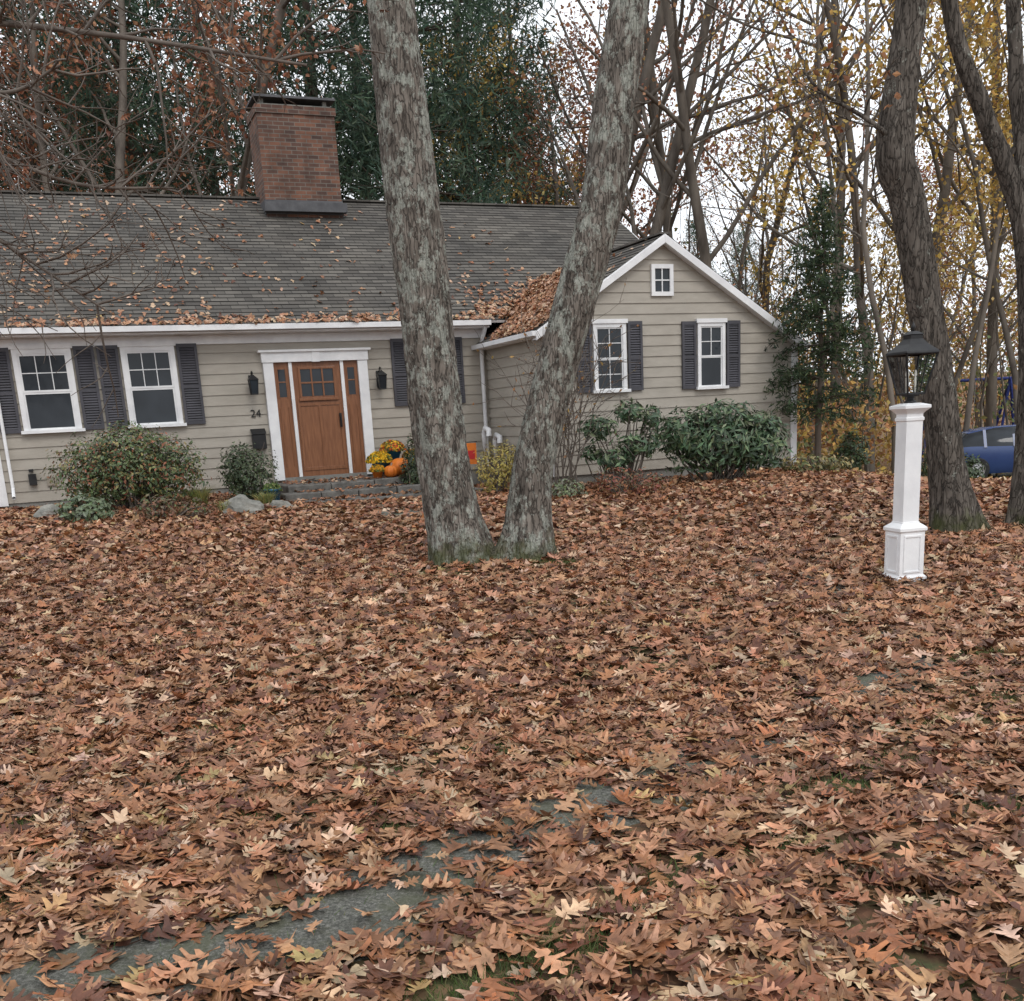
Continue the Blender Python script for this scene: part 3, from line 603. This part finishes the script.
npmesh('dogwood_tree',parts)
print('near trees',time.time()-T0)

# ---------------- conifers ----------------
def conifer(name,h,rmax,base,seed,wh=.3,br=6,dens=14,nsize=.13,cols=None,trunk_r=.1,pine=False,link=False):
    rnd=random.Random(seed); tb=TB(); C=[]
    tb.add(np.array([(rnd.gauss(0,.03)*i*.3,rnd.gauss(0,.03)*i*.3,h*i/8) for i in range(9)]),np.linspace(trunk_r,trunk_r*.1,9),8)
    z=base
    while z<h*.985:
        t=(z-base)/(h-base)
        prof=(1-t)**.8*(.55+.45*min(1,t*5)) if not pine else (math.sin(math.pi*min(1,(.18+.82*t)))**.6)*(1.05-.35*t)
        for b_ in range(br):
            if rnd.random()<(.12 if not pine else .30): continue
            a=rnd.uniform(0,6.283); L=max(.12,rmax*prof*rnd.uniform(.45,1.15)); rise=(rnd.uniform(-.15,.35) if not pine else rnd.uniform(.0,.5)); 
            n=5; P=np.array([(math.cos(a)*L*i/n,math.sin(a)*L*i/n,z+L*rise*i/n-(.18 if not pine else -.05)*L*(i/n)**2*1.5) for i in range(n+1)])
            tb.add(P,np.linspace(trunk_r*.22*(1-t*.6)+.004,.004,n+1),3)
            m=max(3,int(dens*L/rmax*3)); u=rng.random(m)**.6 if not pine else rng.uniform(.35,1.08,m)
            q=P[0]+(P[-1]-P[0])*u[:,None]; q[:,2]=np.interp(u,np.linspace(0,1,n+1),P[:,2])
            side=np.array([-math.sin(a),math.cos(a),0]); sw=(rng.normal(size=m)*.22*L*(1-.5*u))
            q=q+side[None]*sw[:,None]+rng.normal(size=(m,3))*[.04,.04,.05 if not pine else .16]*L**.5
            C.append(q)
        z+=wh*rnd.uniform(.7,1.3)
    C=np.concatenate(C); k=5 if not pine else 7
    C2=np.repeat(C,k,axis=0)+rng.normal(size=(len(C)*k,3))*nsize*(.35 if not pine else .8)
    col=pick(cols,[1]*len(cols),len(C),.3); col=np.repeat(col,k,axis=0)
    parts=[tb.part(M_pinebark),quads(C2,nsize,col,M_fol,.22 if not pine else .16,droop=.3)]
    return npmesh(name,parts,link=link)
sp=conifer('spruce_tree',5.2,1.5,1.1,3,wh=.17,br=6,dens=11,nsize=.13,cols=[(.045,.07,.035),(.03,.05,.028),(.07,.095,.045)],trunk_r=.07,link=True)
sp.location=(6.0,19.7,float(H(6.0,19.7))); 
PC=[(.06,.10,.065),(.04,.072,.05),(.095,.135,.085)]
pm1=conifer('pine_a',21,3.4,5,21,wh=.8,br=7,dens=11,nsize=.36,cols=PC,trunk_r=.28,pine=True)
pm2=conifer('pine_b',18,3.0,4,22,wh=.75,br=7,dens=11,nsize=.34,cols=PC,trunk_r=.24,pine=True)
for k,(r,y,me,s) in enumerate([(-.145,36,pm1,1.0),(-.055,34,pm2,1.1),(-.015,40,pm1,1.05),(-.31,37,pm2,1.05),(-.24,44,pm1,1.1),(-.40,42,pm1,1.1),(-.105,45,pm1,1.15),(.03,47,pm1,1.),(-.35,48,pm2,1.2),(.19,60,pm2,.7),(.235,66,pm1,.6),(-.5,40,pm1,1)]):
    o=bpy.data.objects.new('pine_tree',me); o.location=(r*y,y,float(H(r*y,y))-.1); o.rotation_euler=(0,0,k*1.7); o.scale=(s,s,s); scene.collection.objects.link(o)
wood=empty('distant_woodland')
RUST=[(.30,.125,.07),(.22,.09,.05),(.38,.19,.11)]; YEL=[(.52,.35,.09),(.46,.28,.07),(.38,.25,.08),(.58,.44,.17)]; MIX=[(.38,.19,.08),(.46,.30,.10),(.28,.14,.07)]
def decid(name,seed,h,r,pal,n,size,spread=.35,up=.06,start=.3,kids=(12,6,5,0)):
    rnd=random.Random(seed); tb=TB(); tips=[]
    grow(tb,tips,(0,0,-.2),(rnd.gauss(0,.04),rnd.gauss(0,.04),1),h,r,0,3,rnd,up,kids=kids,wig=.07,start=start,lenf=(.26,.45),nseg=9)
    parts=[tb.part(M_grayt)]
    if n:
        tp=np.concatenate(tips); m=len(tp); w=rng.random(m)**3; c=tp[rng.choice(m,n,p=w/w.sum())]+rng.normal(size=(n,3))*spread
        parts.append(quads(c,size,pick(pal,[1]*len(pal),n,.25),M_fol,.65))
    return npmesh(name,parts,link=False)
dv=[decid('tree_bare',31,17,.17,MIX,450,.14),decid('tree_rust',32,17,.18,RUST,6500,.18),decid('tree_yellow',33,12,.10,YEL,3400,.16),decid('tree_mixed',34,19,.19,MIX,1700,.15),decid('tree_rust_b',35,19,.2,RUST,4500,.19),decid('tree_thin',36,15,.09,YEL,900,.15,start=.4,kids=(9,5,4,0)),decid('tree_bare_b',37,20,.23,RUST,700,.15)]
def put(k,r,y,s=1,rot=None):
    o=bpy.data.objects.new(dv[k].name,dv[k]); x=r*y; o.location=(x,y,float(H(x,y))); o.rotation_euler=(0,0,R.uniform(0,6.28) if rot is None else rot); o.scale=(s,s,s*R.uniform(.9,1.1)); o.parent=wood; scene.collection.objects.link(o)
for k,r,y,s in [(1,-.40,33,1),(4,-.27,34,1),(1,-.47,36,1.1),(6,-.36,31,.9),(4,.05,48,1),(6,.065,35,1.05),(2,.045,40,1.0),(2,.0,45,.8),(1,.085,42,.85),(6,.11,34,.95),
   (3,.175,38,1.1),(6,.215,34,.9),(0,.245,42,1.1),(5,.30,31,1),(3,.325,36,1.05),(2,.34,38,1),(0,.355,33,1.05),(5,.38,28,1),(6,.395,35,1),(2,.42,34,1),(5,.44,31,1),(3,.47,38,1.1),(2,.50,32,1.1),(5,.56,33,1),(2,.40,46,1.1),(1,.46,50,.8)]: put(k,r,y,s)
for i in range(38):
    r=R.uniform(-.65,.75); y=R.uniform(48,85); k=R.choice([0,5,2,2,5,3,3]) if r>.1 else R.choice([1,4,3,6,0]); put(k,r,y,R.uniform(.7,1.0) if r>.1 else 1)
for i in range(8): put(R.choice([0,1,3,4]),R.uniform(-1.6,-.6),R.uniform(22,45)); put(R.choice([0,2,3,5]),R.uniform(.65,1.5),R.uniform(22,45))
Cs=[];Co=[]
for i in range(330):
    r=R.uniform(.10,.80) if i<290 else R.uniform(-.7,.1); y=R.uniform(28,75); x=r*y
    if i<290 and y<36 and r>.38: y+=12; x=r*y
    n=int(R.uniform(120,330)); zc=float(H(x,y))+R.uniform(.2,6.0 if y>38 else 1.6); rad=R.uniform(.7,2.2)
    Cs.append(np.array([x,y,zc])+rng.normal(size=(n,3))*[rad,rad,rad*.55]); pal=R.choice([YEL,YEL,MIX,MIX,MIX,RUST,[(.14,.17,.07),(.20,.21,.08)]]); Co.append(pick(pal,[1]*len(pal),n,.25))
C=np.concatenate(Cs);Co=np.concatenate(Co); kk=C[:,2]>H(C[:,0],C[:,1])
tb=TB(); rnd=random.Random(77); tips=[]
for i in range(110):
    r=rnd.uniform(.12,.8); y=rnd.uniform(27,60); x=r*y
    grow(tb,tips,(x,y,float(H(x,y))-.1),(rnd.gauss(0,.12),rnd.gauss(0,.12),1),rnd.uniform(3,9),rnd.uniform(.02,.055),1,2,rnd,.05,kids=(0,7,0),sides=(6,4,3))
npmesh('understory',[quads(C[kk],.19,Co[kk],M_fol,.65),tb.part(M_grayt)],parent=wood)
print('woods',time.time()-T0)

# ---------------- shrubs ----------------
def shrub(name,c,blobs,n,size,pal,aspect=.5,stems=14,mat=M_shrubleaf,fill=.55,w=None,out=.8):
    x,y=c; z=float(H(x,y)); pts=[];nrm=[]; tot=sum(b[3]*b[5] for b in blobs)
    for bx,by,bz,rx,ry,rz in blobs:
        m=int(n*rx*rz/tot); d=nrmz(rng.normal(size=(m,3))); rad=fill+(1-fill)*rng.random((m,1))**.5
        lump=1+.16*np.sin(d[:,:1]*7+bx*5)*np.sin(d[:,1:2]*6+2)*1.0+.12*np.sin(d[:,2:3]*9+d[:,:1]*5)+.07*rng.normal(size=(m,1))
        p=d*rad*lump*[rx,ry,rz]+[bx,by,bz]; pts.append(p);nrm.append(d*[1,1,1]+[0,0,.5])
    P=np.concatenate(pts)+[x,y,z]; Nn=np.concatenate(nrm); kk=P[:,2]>z+.02; P=P[kk];Nn=Nn[kk]
    col=pick(pal,w or [1]*len(pal),len(P),.28)
    tb=TB(); rnd=random.Random(len(P))
    for i in range(stems):
        b=rnd.choice(blobs); e=np.array([b[0]+rnd.uniform(-.8,.8)*b[3],b[1]+rnd.uniform(-.8,.8)*b[4],b[2]+rnd.uniform(.2,1.1)*b[5]])+[x,y,z]
        s=np.array([x+rnd.gauss(0,.08)+b[0]*.3,y+rnd.gauss(0,.08)+b[1]*.3,z-.05]); tb.add([s,(s+e)/2+rv(rnd)*.05,e],[.018,.012,.004],4)
    return npmesh(name,[quads(P,size,col,mat,aspect,Nn,out),tb.part(M_brown)])
GR=[(.07,.105,.04),(.045,.07,.028),(.11,.15,.06)]
shrub('azalea_shrub',(-5.75,16.35),[(0,0,.66,.95,.7,.60),(-.6,0,.6,.6,.6,.5),(.55,.05,.55,.6,.6,.48),(.1,-.2,.9,.55,.5,.42)],9500,.068,GR+[(.26,.10,.05),(.22,.19,.07)],.5,w=[1,.8,1,.55,.7],stems=40)
shrub('boxwood_shrub',(-4.15,17.35),[(0,0,.42,.46,.45,.5),(-.15,.1,.55,.35,.35,.4)],3500,.06,[(.055,.08,.035),(.035,.055,.025),(.08,.10,.045)])
shrub('lamb_ear_plant',(-6.05,15.1),[(0,0,.16,.4,.3,.22)],700,.09,[(.16,.20,.13),(.12,.16,.08)])
shrub('low_shrub',(-5.1,15.35),[(0,0,.15,.35,.3,.2),(.6,.15,.1,.3,.25,.15)],600,.07,[(.14,.10,.06),(.10,.12,.05),(.2,.09,.05)])
shrub('evergreen_shrub',(-1.52,18.5),[(0,0,.5,.2,.2,.5),(0,0,.3,.26,.24,.35)],1700,.06,[(.035,.055,.028),(.06,.08,.035)])
shrub('spirea_shrub',(-.08,17.6),[(0,0,.42,.36,.36,.42),(.2,0,.55,.22,.25,.3)],1800,.06,[(.48,.38,.09),(.38,.32,.09),(.30,.24,.07)],.35)
rh=[(.055,.10,.05),(.085,.145,.07),(.038,.065,.034),(.15,.19,.10)]
shrub('rhododendron_shrub',(1.95,17.0),[(-.35,0,.98,.32,.35,.2),(.2,.1,1.22,.28,.3,.18),(.32,0,.7,.36,.35,.22),(-.1,-.1,.5,.3,.3,.2),(.55,.1,1.12,.16,.3,.2),(-.45,0,.6,.2,.2,.12)],1150,.145,rh,.3,stems=34,fill=.4)
shrub('rhododendron_shrub',(3.65,17.5),[(0,0,.68,.98,.7,.52),(-.6,-.05,.85,.48,.5,.38),(.62,0,.6,.58,.55,.42),(.1,0,1.05,.52,.5,.28),(.75,0,.85,.3,.3,.25)],4400,.145,rh,.3,stems=40,fill=.5)
shrub('barberry_shrub',(1.75,16.1),[(0,0,.2,.35,.3,.25),(.5,0,.15,.3,.3,.2)],900,.06,[(.2,.06,.04),(.12,.09,.04),(.26,.12,.06)])
shrub('heather_plant',(1.0,16.2),[(0,0,.1,.3,.3,.18)],600,.06,[(.16,.20,.10),(.2,.2,.14)])
shrub('yew_shrub',(6.9,20.5),[(0,0,.4,.3,.3,.45)],1300,.08,[(.03,.05,.02),(.05,.08,.03)])
shrub('groundcover_shrub',(5.4,18.4),[(0,0,.15,.5,.4,.18),(.5,.2,.12,.4,.4,.15)],700,.09,[(.18,.15,.07),(.28,.22,.09),(.09,.11,.04)])
shrub('holly_shrub',(10.8,25.5),[(0,0,.6,.5,.5,.6),(.7,.3,.4,.5,.5,.45)],2600,.1,[(.03,.05,.02),(.06,.09,.04)])
def tuft(name,x,y,n,h,pal):
    z=float(H(x,y)); a=rng.uniform(0,6.28,n); l=rng.uniform(.2,.7,n); b=np.column_stack([x+rng.normal(size=n)*.04,y+rng.normal(size=n)*.04,np.full(n,z)])
    dr=np.column_stack([np.cos(a)*l,np.sin(a)*l,np.ones(n)*.9]); hh=h*rng.uniform(.7,1.1,n)[:,None]; mid=b+dr*hh*.6; tip=b+dr*hh*[1.3,1.3,.85]; s=np.column_stack([-np.sin(a),np.cos(a),a*0])*.006
    V=np.stack([b-s,b+s,mid+s,mid-s,mid-s,mid+s,tip+s*.2,tip-s*.2],1).reshape(-1,3); npmesh(name,[(V,np.arange(8*n).reshape(-1,4),M_fol,np.repeat(pick(pal,[1]*len(pal),n),8,axis=0),False)])
tuft('ornamental_grass',-4.75,16.4,220,.42,[(.30,.28,.10),(.2,.24,.08)]); tuft('ornamental_grass',-3.75,16.6,160,.3,[(.22,.26,.10),(.35,.32,.12)]); tuft('ornamental_grass',-4.2,15.9,120,.25,[(.3,.3,.12)])
tb=TB();rnd=random.Random(9);tips=[]
for i in range(18): grow(tb,tips,(1.0+rnd.gauss(0,.12),16.9+rnd.gauss(0,.1),.35),(rnd.gauss(0,.22),rnd.gauss(0,.2),1),rnd.uniform(1.8,2.8),.012,1,3,rnd,.03,kids=(0,4,3),sides=(5,4,3,3))
tp=np.concatenate(tips); c=tp[rng.integers(0,len(tp),260)]
npmesh('twiggy_shrub',[tb.part(M_brown),quads(c,.07,pick(MIX,[1,1,1],260),M_fol,.5)])
def boulder(name,x,y,r,seed):
    m=MB(); n=18;k=12; z=float(H(x,y)); g=[]
    for i in range(k+1):
        row=[]
        for j in range(n):
            th=math.pi*i/k; ph=2*math.pi*j/n; d=Vector((math.sin(th)*math.cos(ph),math.sin(th)*math.sin(ph),math.cos(th)))
            q=r*(1+.35*noise.noise(d*1.5+Vector((seed,0,0)))+.12*noise.noise(d*5)); row.append((x+d.x*q*1.15,y+d.y*q*.8,z+.12*r+d.z*q*.75))
        g.append(row)
    for i in range(k):
        for j in range(n): m.face([g[i][j],g[i+1][j],g[i+1][(j+1)%n],g[i][(j+1)%n]],M_stone)
    m.obj(name)
boulder('boulder',-3.98,15.9,.28,1); boulder('boulder',-3.5,16.4,.16,2); boulder('boulder',-6.9,15.9,.2,4); boulder('boulder',-1.0,17.3,.2,6)

# ---------------- porch things ----------------
LZ=.725
def lp(s,d,z=LZ): x,y=hw(s,d); return (x,y,z)
def pumpkin(s,d,r,z=LZ):
    m=MB(); prof=[(.001,.12*r)]+[(r*math.sin(t)**.75,r*.8*(1-math.cos(t))) for t in np.linspace(.15,2.95,12)]+[(.001,1.5*r)]
    m.lathe(prof,M_orange,40,(0,0,0),.13,10); m.tube([(0,0,1.45*r),(0.01,0,1.7*r),(.05*r+.02,0,1.95*r)],[.12*r,.1*r,.12*r],M_tan,7); o=m.obj('pumpkin'); o.location=lp(s,d,z)
pumpkin(1.18,-.95,.20);pumpkin(.92,-1.2,.13);pumpkin(1.62,-1.2,.14);pumpkin(1.55,-.65,.17);pumpkin(1.70,-1.70,.14,.605)
def potted(name,s,d,r,h,pal,matp,n=700,fr=.24,z=LZ,leaf=.045):
    e=empty(name,lp(s,d,z)); m=MB(); m.lathe([(.001,.0),(r*.72,.0),(r,h),(r*1.08,h),(r*1.08,h+.03),(r*.9,h+.03),(r*.88,h-.02),(.001,h-.02)],matp,24); m.obj('pot',e)
    dd=nrmz(rng.normal(size=(n,3))); dd[:,2]=abs(dd[:,2]); P=dd*fr*(.75+.25*rng.random((n,1)))*[1,1,.8]+[0,0,h]
    npmesh('flowers',[quads(P,leaf,pick(pal,[1]*len(pal),n,.2),M_fol,.8,dd,.8)],parent=e)
Y1=[(.80,.52,.03),(.7,.40,.02),(.14,.18,.05)]
potted('potted_chrysanthemum',.86,-.70,.15,.26,Y1,M_blue,1300,.25)
potted('potted_chrysanthemum',1.42,-1.25,.12,.16,Y1,M_blue,900,.20)
potted('potted_chrysanthemum',1.22,-.36,.16,.44,[(.62,.14,.04),(.8,.48,.05),(.14,.18,.05)],M_blue,1000,.25)
potted('potted_chrysanthemum',.68,-1.15,.10,.12,[(.75,.40,.03),(.6,.30,.02),(.1,.14,.04)],M_orange,600,.15)
potted('potted_chrysanthemum',1.62,-.30,.14,.3,[(.7,.30,.05),(.75,.55,.10),(.12,.16,.05)],M_blue,700,.2)
potted('potted_kale',1.84,-.95,.13,.2,[(.35,.12,.30),(.2,.25,.15)],M_blue,400,.15)
x,y=hw(-1.35,-2.4)
potted('blue_planter',-1.40,-2.3,.13,.24,[(.10,.16,.05),(.2,.22,.08)],M_blue,250,.16,float(H(x,y)))
e=empty('small_flag',lp(1.20,-1.32)); m=MB(); m.tube([(0,0,0),(0,0,.92)],.009,M_brown,6)
for i in range(7): m.box(.01,.32,-.004,.004,.92-.032*(i+1),.92-.032*i,M_red if i%2==0 else M_white)
m.box(.005,.14,-.007,.007,.79,.922,M_swing); m.obj('flag_cloth',e); e.rotation_euler=(0,.2,HA)
e=empty('garden_flag',(*hw(2.12,-1.6),float(H(*hw(2.12,-1.6))))); m=MB(); m.tube([(0,0,0),(0,0,.85),(.3,0,.85)],.008,M_black,6); m.box(.03,.28,-.004,.004,.46,.83,M_orange); m.box(.06,.25,-.007,.007,.55,.7,M_red); m.obj('flag_panel',e)
e=empty('vent_pipes',(*hw(3.0,-.55),.4)); m=MB()
for dx,h in ((0,.98),(.2,.84)): m.tube([(dx,0,0),(dx,0,h),(dx+.03,-.06,h+.1),(dx+.09,-.15,h+.06),(dx+.09,-.18,h-.06)],.055,M_white,12)
m.obj('pipes',e)

# ---------------- lamp post ----------------
LX,LY=3.52,9.0; lz=float(H(LX,LY))-.02; post=empty('lamp_post',(LX,LY,lz),math.radians(12))
m=MB()
m.sq([(0,0),(.14,0),(.14,.05),(.125,.065),(.118,.07),(.118,.44),(.132,.455),(.132,.48),(.11,.50),(.083,.52),(.083,.53),(.078,.53),(.078,1.38),(.086,1.385),(.086,1.41),(.078,1.415),(.078,1.44),(.09,1.455),(.115,1.48),(.122,1.485),(.122,1.51),(.06,1.53),(0,1.53)],M_white)
for sx_,sy_ in ((0,-1),(0,1),(1,0),(-1,0)):
    for a in ((-.085,-.070,.11,.40),(.070,.085,.11,.40)):
        if sx_==0: m.box(a[0],a[1],sy_*.121-.005,sy_*.121+.005,a[2],a[3],M_white)
        else: m.box(sx_*.121-.005,sx_*.121+.005,a[0],a[1],a[2],a[3],M_white)
    for z in ((.09,.108),(.40,.418)):
        if sx_==0: m.box(-.085,.085,sy_*.1212-.005,sy_*.1212+.005,z[0],z[1],M_white)
        else: m.box(sx_*.1212-.005,sx_*.1212+.005,-.085,.085,z[0],z[1],M_white)
m.obj('post',post,bevel=.003)
m=MB(); c=(0,0,1.53)
m.lathe([(.0,0),(.05,0),(.05,.015),(.03,.025),(.03,.05),(.075,.06),(.075,.07),(0,.07)],M_black,16,c)
def pt(r,i): a=math.pi/4+i*math.pi/2; return (r*math.cos(a),r*math.sin(a))
for i in range(4):
    a=pt(.11,i);b=pt(.205,i); m.tube([(a[0],a[1],1.60),(b[0],b[1],1.93)],.009,M_black,5)
    j=pt(.11,i+1);k=pt(.205,i+1); m.tube([(a[0],a[1],1.605),(j[0],j[1],1.605)],.010,M_black,5); m.tube([(b[0],b[1],1.93),(k[0],k[1],1.93)],.012,M_black,5)
    m.tube([((a[0]+j[0])/2,(a[1]+j[1])/2,1.605),((b[0]+k[0])/2,(b[1]+k[1])/2,1.93)],.005,M_black,4)
m.sq([(.155,1.935),(.150,1.948),(.09,2.005),(.055,2.05),(.055,2.08),(.062,2.085),(.03,2.11),(0,2.115)],M_black)
m.lathe([(.0,2.11),(.012,2.115),(.010,2.13),(.02,2.145),(.012,2.16),(.004,2.185),(0,2.19)],M_black,10)
for a in (-.035,.035): m.lathe([(.0,0),(.009,0),(.009,.12),(.006,.13),(.012,.15),(.005,.185),(0,.19)],M_red2,8,(a,0,1.615))
m.lathe([(.035,0),(.035,.01),(0,.01)],M_black,10,(0,0,1.607))
m.obj('lantern_frame',post)
m=MB(); m.sq([(.076,1.61),(.143,1.925)],M_lglass); m.obj('lantern_glass',post)

# ---------------- car ----------------
car=empty('parked_car',(14.95,30,float(H(14.95,30))),math.pi-.15); m=MB()
st=[(-2.2,.38,.60,.64,.68,.58),(-2.08,.24,.70,.76,.80,.68),(-1.5,.2,.82,.90,.87,.74),(-.98,.2,.90,.98,.89,.76),(-.3,.2,.92,1.40,.90,.64),(.2,.2,.93,1.47,.90,.65),(.9,.2,.95,1.45,.90,.64),(1.6,.2,.97,1.32,.89,.62),(2.0,.25,.95,1.03,.86,.68),(2.15,.38,.78,.84,.78,.64)]
def ring(x,zb,zm,zr,wb,wr): return [(x,-wb*.9,zb),(x,-wb,zb+.15),(x,-wb,zm-.12),(x,-wb*.985,zm),(x,-wr,zr),(x,0,zr+.02),(x,wr,zr),(x,wb*.985,zm),(x,wb,zm-.12),(x,wb,zb+.15),(x,wb*.9,zb)]
rg=[ring(*q) for q in st]
for i in range(len(rg)-1):
    for j in range(10):
        g=M_bluecar
        if j in (3,6) and 3<=i<=7: g=M_glass
        if j in (4,5) and i in (3,7): g=M_glass
        m.face([rg[i][j],rg[i+1][j],rg[i+1][j+1],rg[i][j+1]],g,None,True)
m.face(rg[0],M_bluecar);m.face(rg[-1][::-1],M_bluecar)
for x in (-.35,.42,1.2):
    for sy in (-1,1): m.hexa([(x-.04,sy*.88,.93),(x+.04,sy*.88,.93),(x+.04,sy*.91,.93),(x-.04,sy*.91,.93),(x-.04,sy*.64,1.40),(x+.04,sy*.64,1.40),(x+.04,sy*.67,1.41),(x-.04,sy*.67,1.41)],M_bluecar)
for x in (-1.42,1.38):
    for sy in (-1,1):
        prof=[(.0,.0),(.30,.0),(.325,.03),(.325,.18),(.30,.21),(.20,.21),(.18,.19),(0,.2)]; n=24
        for (r0,z0),(r1,z1) in zip(prof,prof[1:]):
            for i in range(n):
                a=2*math.pi*i/n;b=2*math.pi*(i+1)/n; f=lambda r,z,t:(x+r*math.cos(t),sy*(.72+z),.325+r*math.sin(t))
                m.face([f(r0,z0,a),f(r0,z0,b),f(r1,z1,b),f(r1,z1,a)],M_chrome if r1<.19 else M_tire)
for sy in (-1,1): m.box(-2.18,-2.02,sy*.6-.14,sy*.6+.14,.58,.70,M_chrome); m.box(2.05,2.16,sy*.6-.12,sy*.6+.12,.68,.82,M_red)
m.box(-.85,-.7,-1.0,-.88,.95,1.07,M_bluecar); m.box(-.85,-.7,.88,1.0,.95,1.07,M_bluecar); m.obj('car_body',car)
gxs=np.linspace(8.5,40,60);gys=np.linspace(27.5,33.5,14); X,Y=np.meshgrid(gxs,gys); Z=H(X,Y)+.02; nx=60; i=(np.arange(13)[:,None]*nx+np.arange(59)[None])
npmesh('driveway',[(np.stack([X,Y,Z],-1).reshape(-1,3),np.stack([i,i+1,i+nx+1,i+nx],-1).reshape(-1,4),M_asph,None,True)])
e=empty('swing_set',(17.9,40,float(H(17.9,40))),.2); m=MB()
m.tube([(-1.6,0,2.9),(1.8,0,2.9)],.06,M_swing,8)
for x in (-1.5,1.7):
    for s in (-1,1): m.tube([(x,0,2.9),(x-.1,s*1.0,0)],.055,M_swing,8); m.tube([(x,0,2.9),(x+s*.55,s*.2,0)],.05,M_swing,8)
for x in (-.8,.4): 
    for q in (-.2,.2): m.tube([(x+q,0,2.9),(x+q,0,.6)],.012,M_chrome,4)
    m.box(x-.25,x+.25,-.1,.1,.57,.61,M_swing)
m.obj('frame',e)

# ---------------- light & camera ----------------
w=bpy.data.worlds.new('World'); scene.world=w; w.use_nodes=True; nt=w.node_tree; bg=nt.nodes['Background']
sky=nt.nodes.new('ShaderNodeTexSky'); sky.sky_type='NISHITA'; sky.sun_disc=False; sky.sun_elevation=math.radians(48); sky.sun_rotation=math.radians(150); sky.dust_density=3
hs=nt.nodes.new('ShaderNodeHueSaturation'); hs.inputs['Saturation'].default_value=.2; nt.links.new(sky.outputs[0],hs.inputs['Color'])
mx=mixc(nt,.85,hs.outputs[0],(11.9,12.4,13.1)); nt.links.new(mx,bg.inputs[0]); bg.inputs[1].default_value=.12
sl=bpy.data.lights.new('sun','SUN'); sl.energy=1.1; sl.angle=math.radians(22); sl.color=(1,.96,.9); so=bpy.data.objects.new('sun',sl)
az=math.radians(150); el=math.radians(48); d=Vector((math.sin(az)*math.cos(el),math.cos(az)*math.cos(el),math.sin(el))); so.rotation_euler=d.to_track_quat('Z','Y').to_euler(); so.location=(5,-8,20); scene.collection.objects.link(so)
cam=bpy.data.cameras.new('camera'); co=bpy.data.objects.new('camera',cam); scene.collection.objects.link(co); scene.camera=co
cam.sensor_fit='HORIZONTAL'; cam.sensor_width=36; cam.lens=36*1025/1024; cam.shift_y=.177; cam.clip_end=3000; cam.clip_start=.05
co.location=(0,0,1.6)
co.matrix_world=Matrix.Translation((0,0,1.6))@Matrix.Rotation(math.radians(90-14.3),4,'X')@Matrix.Rotation(math.radians(-3.2),4,'Z')
scene.view_settings.view_transform='Standard'; scene.view_settings.look='None'; scene.view_settings.exposure=0
print('done',time.time()-T0)
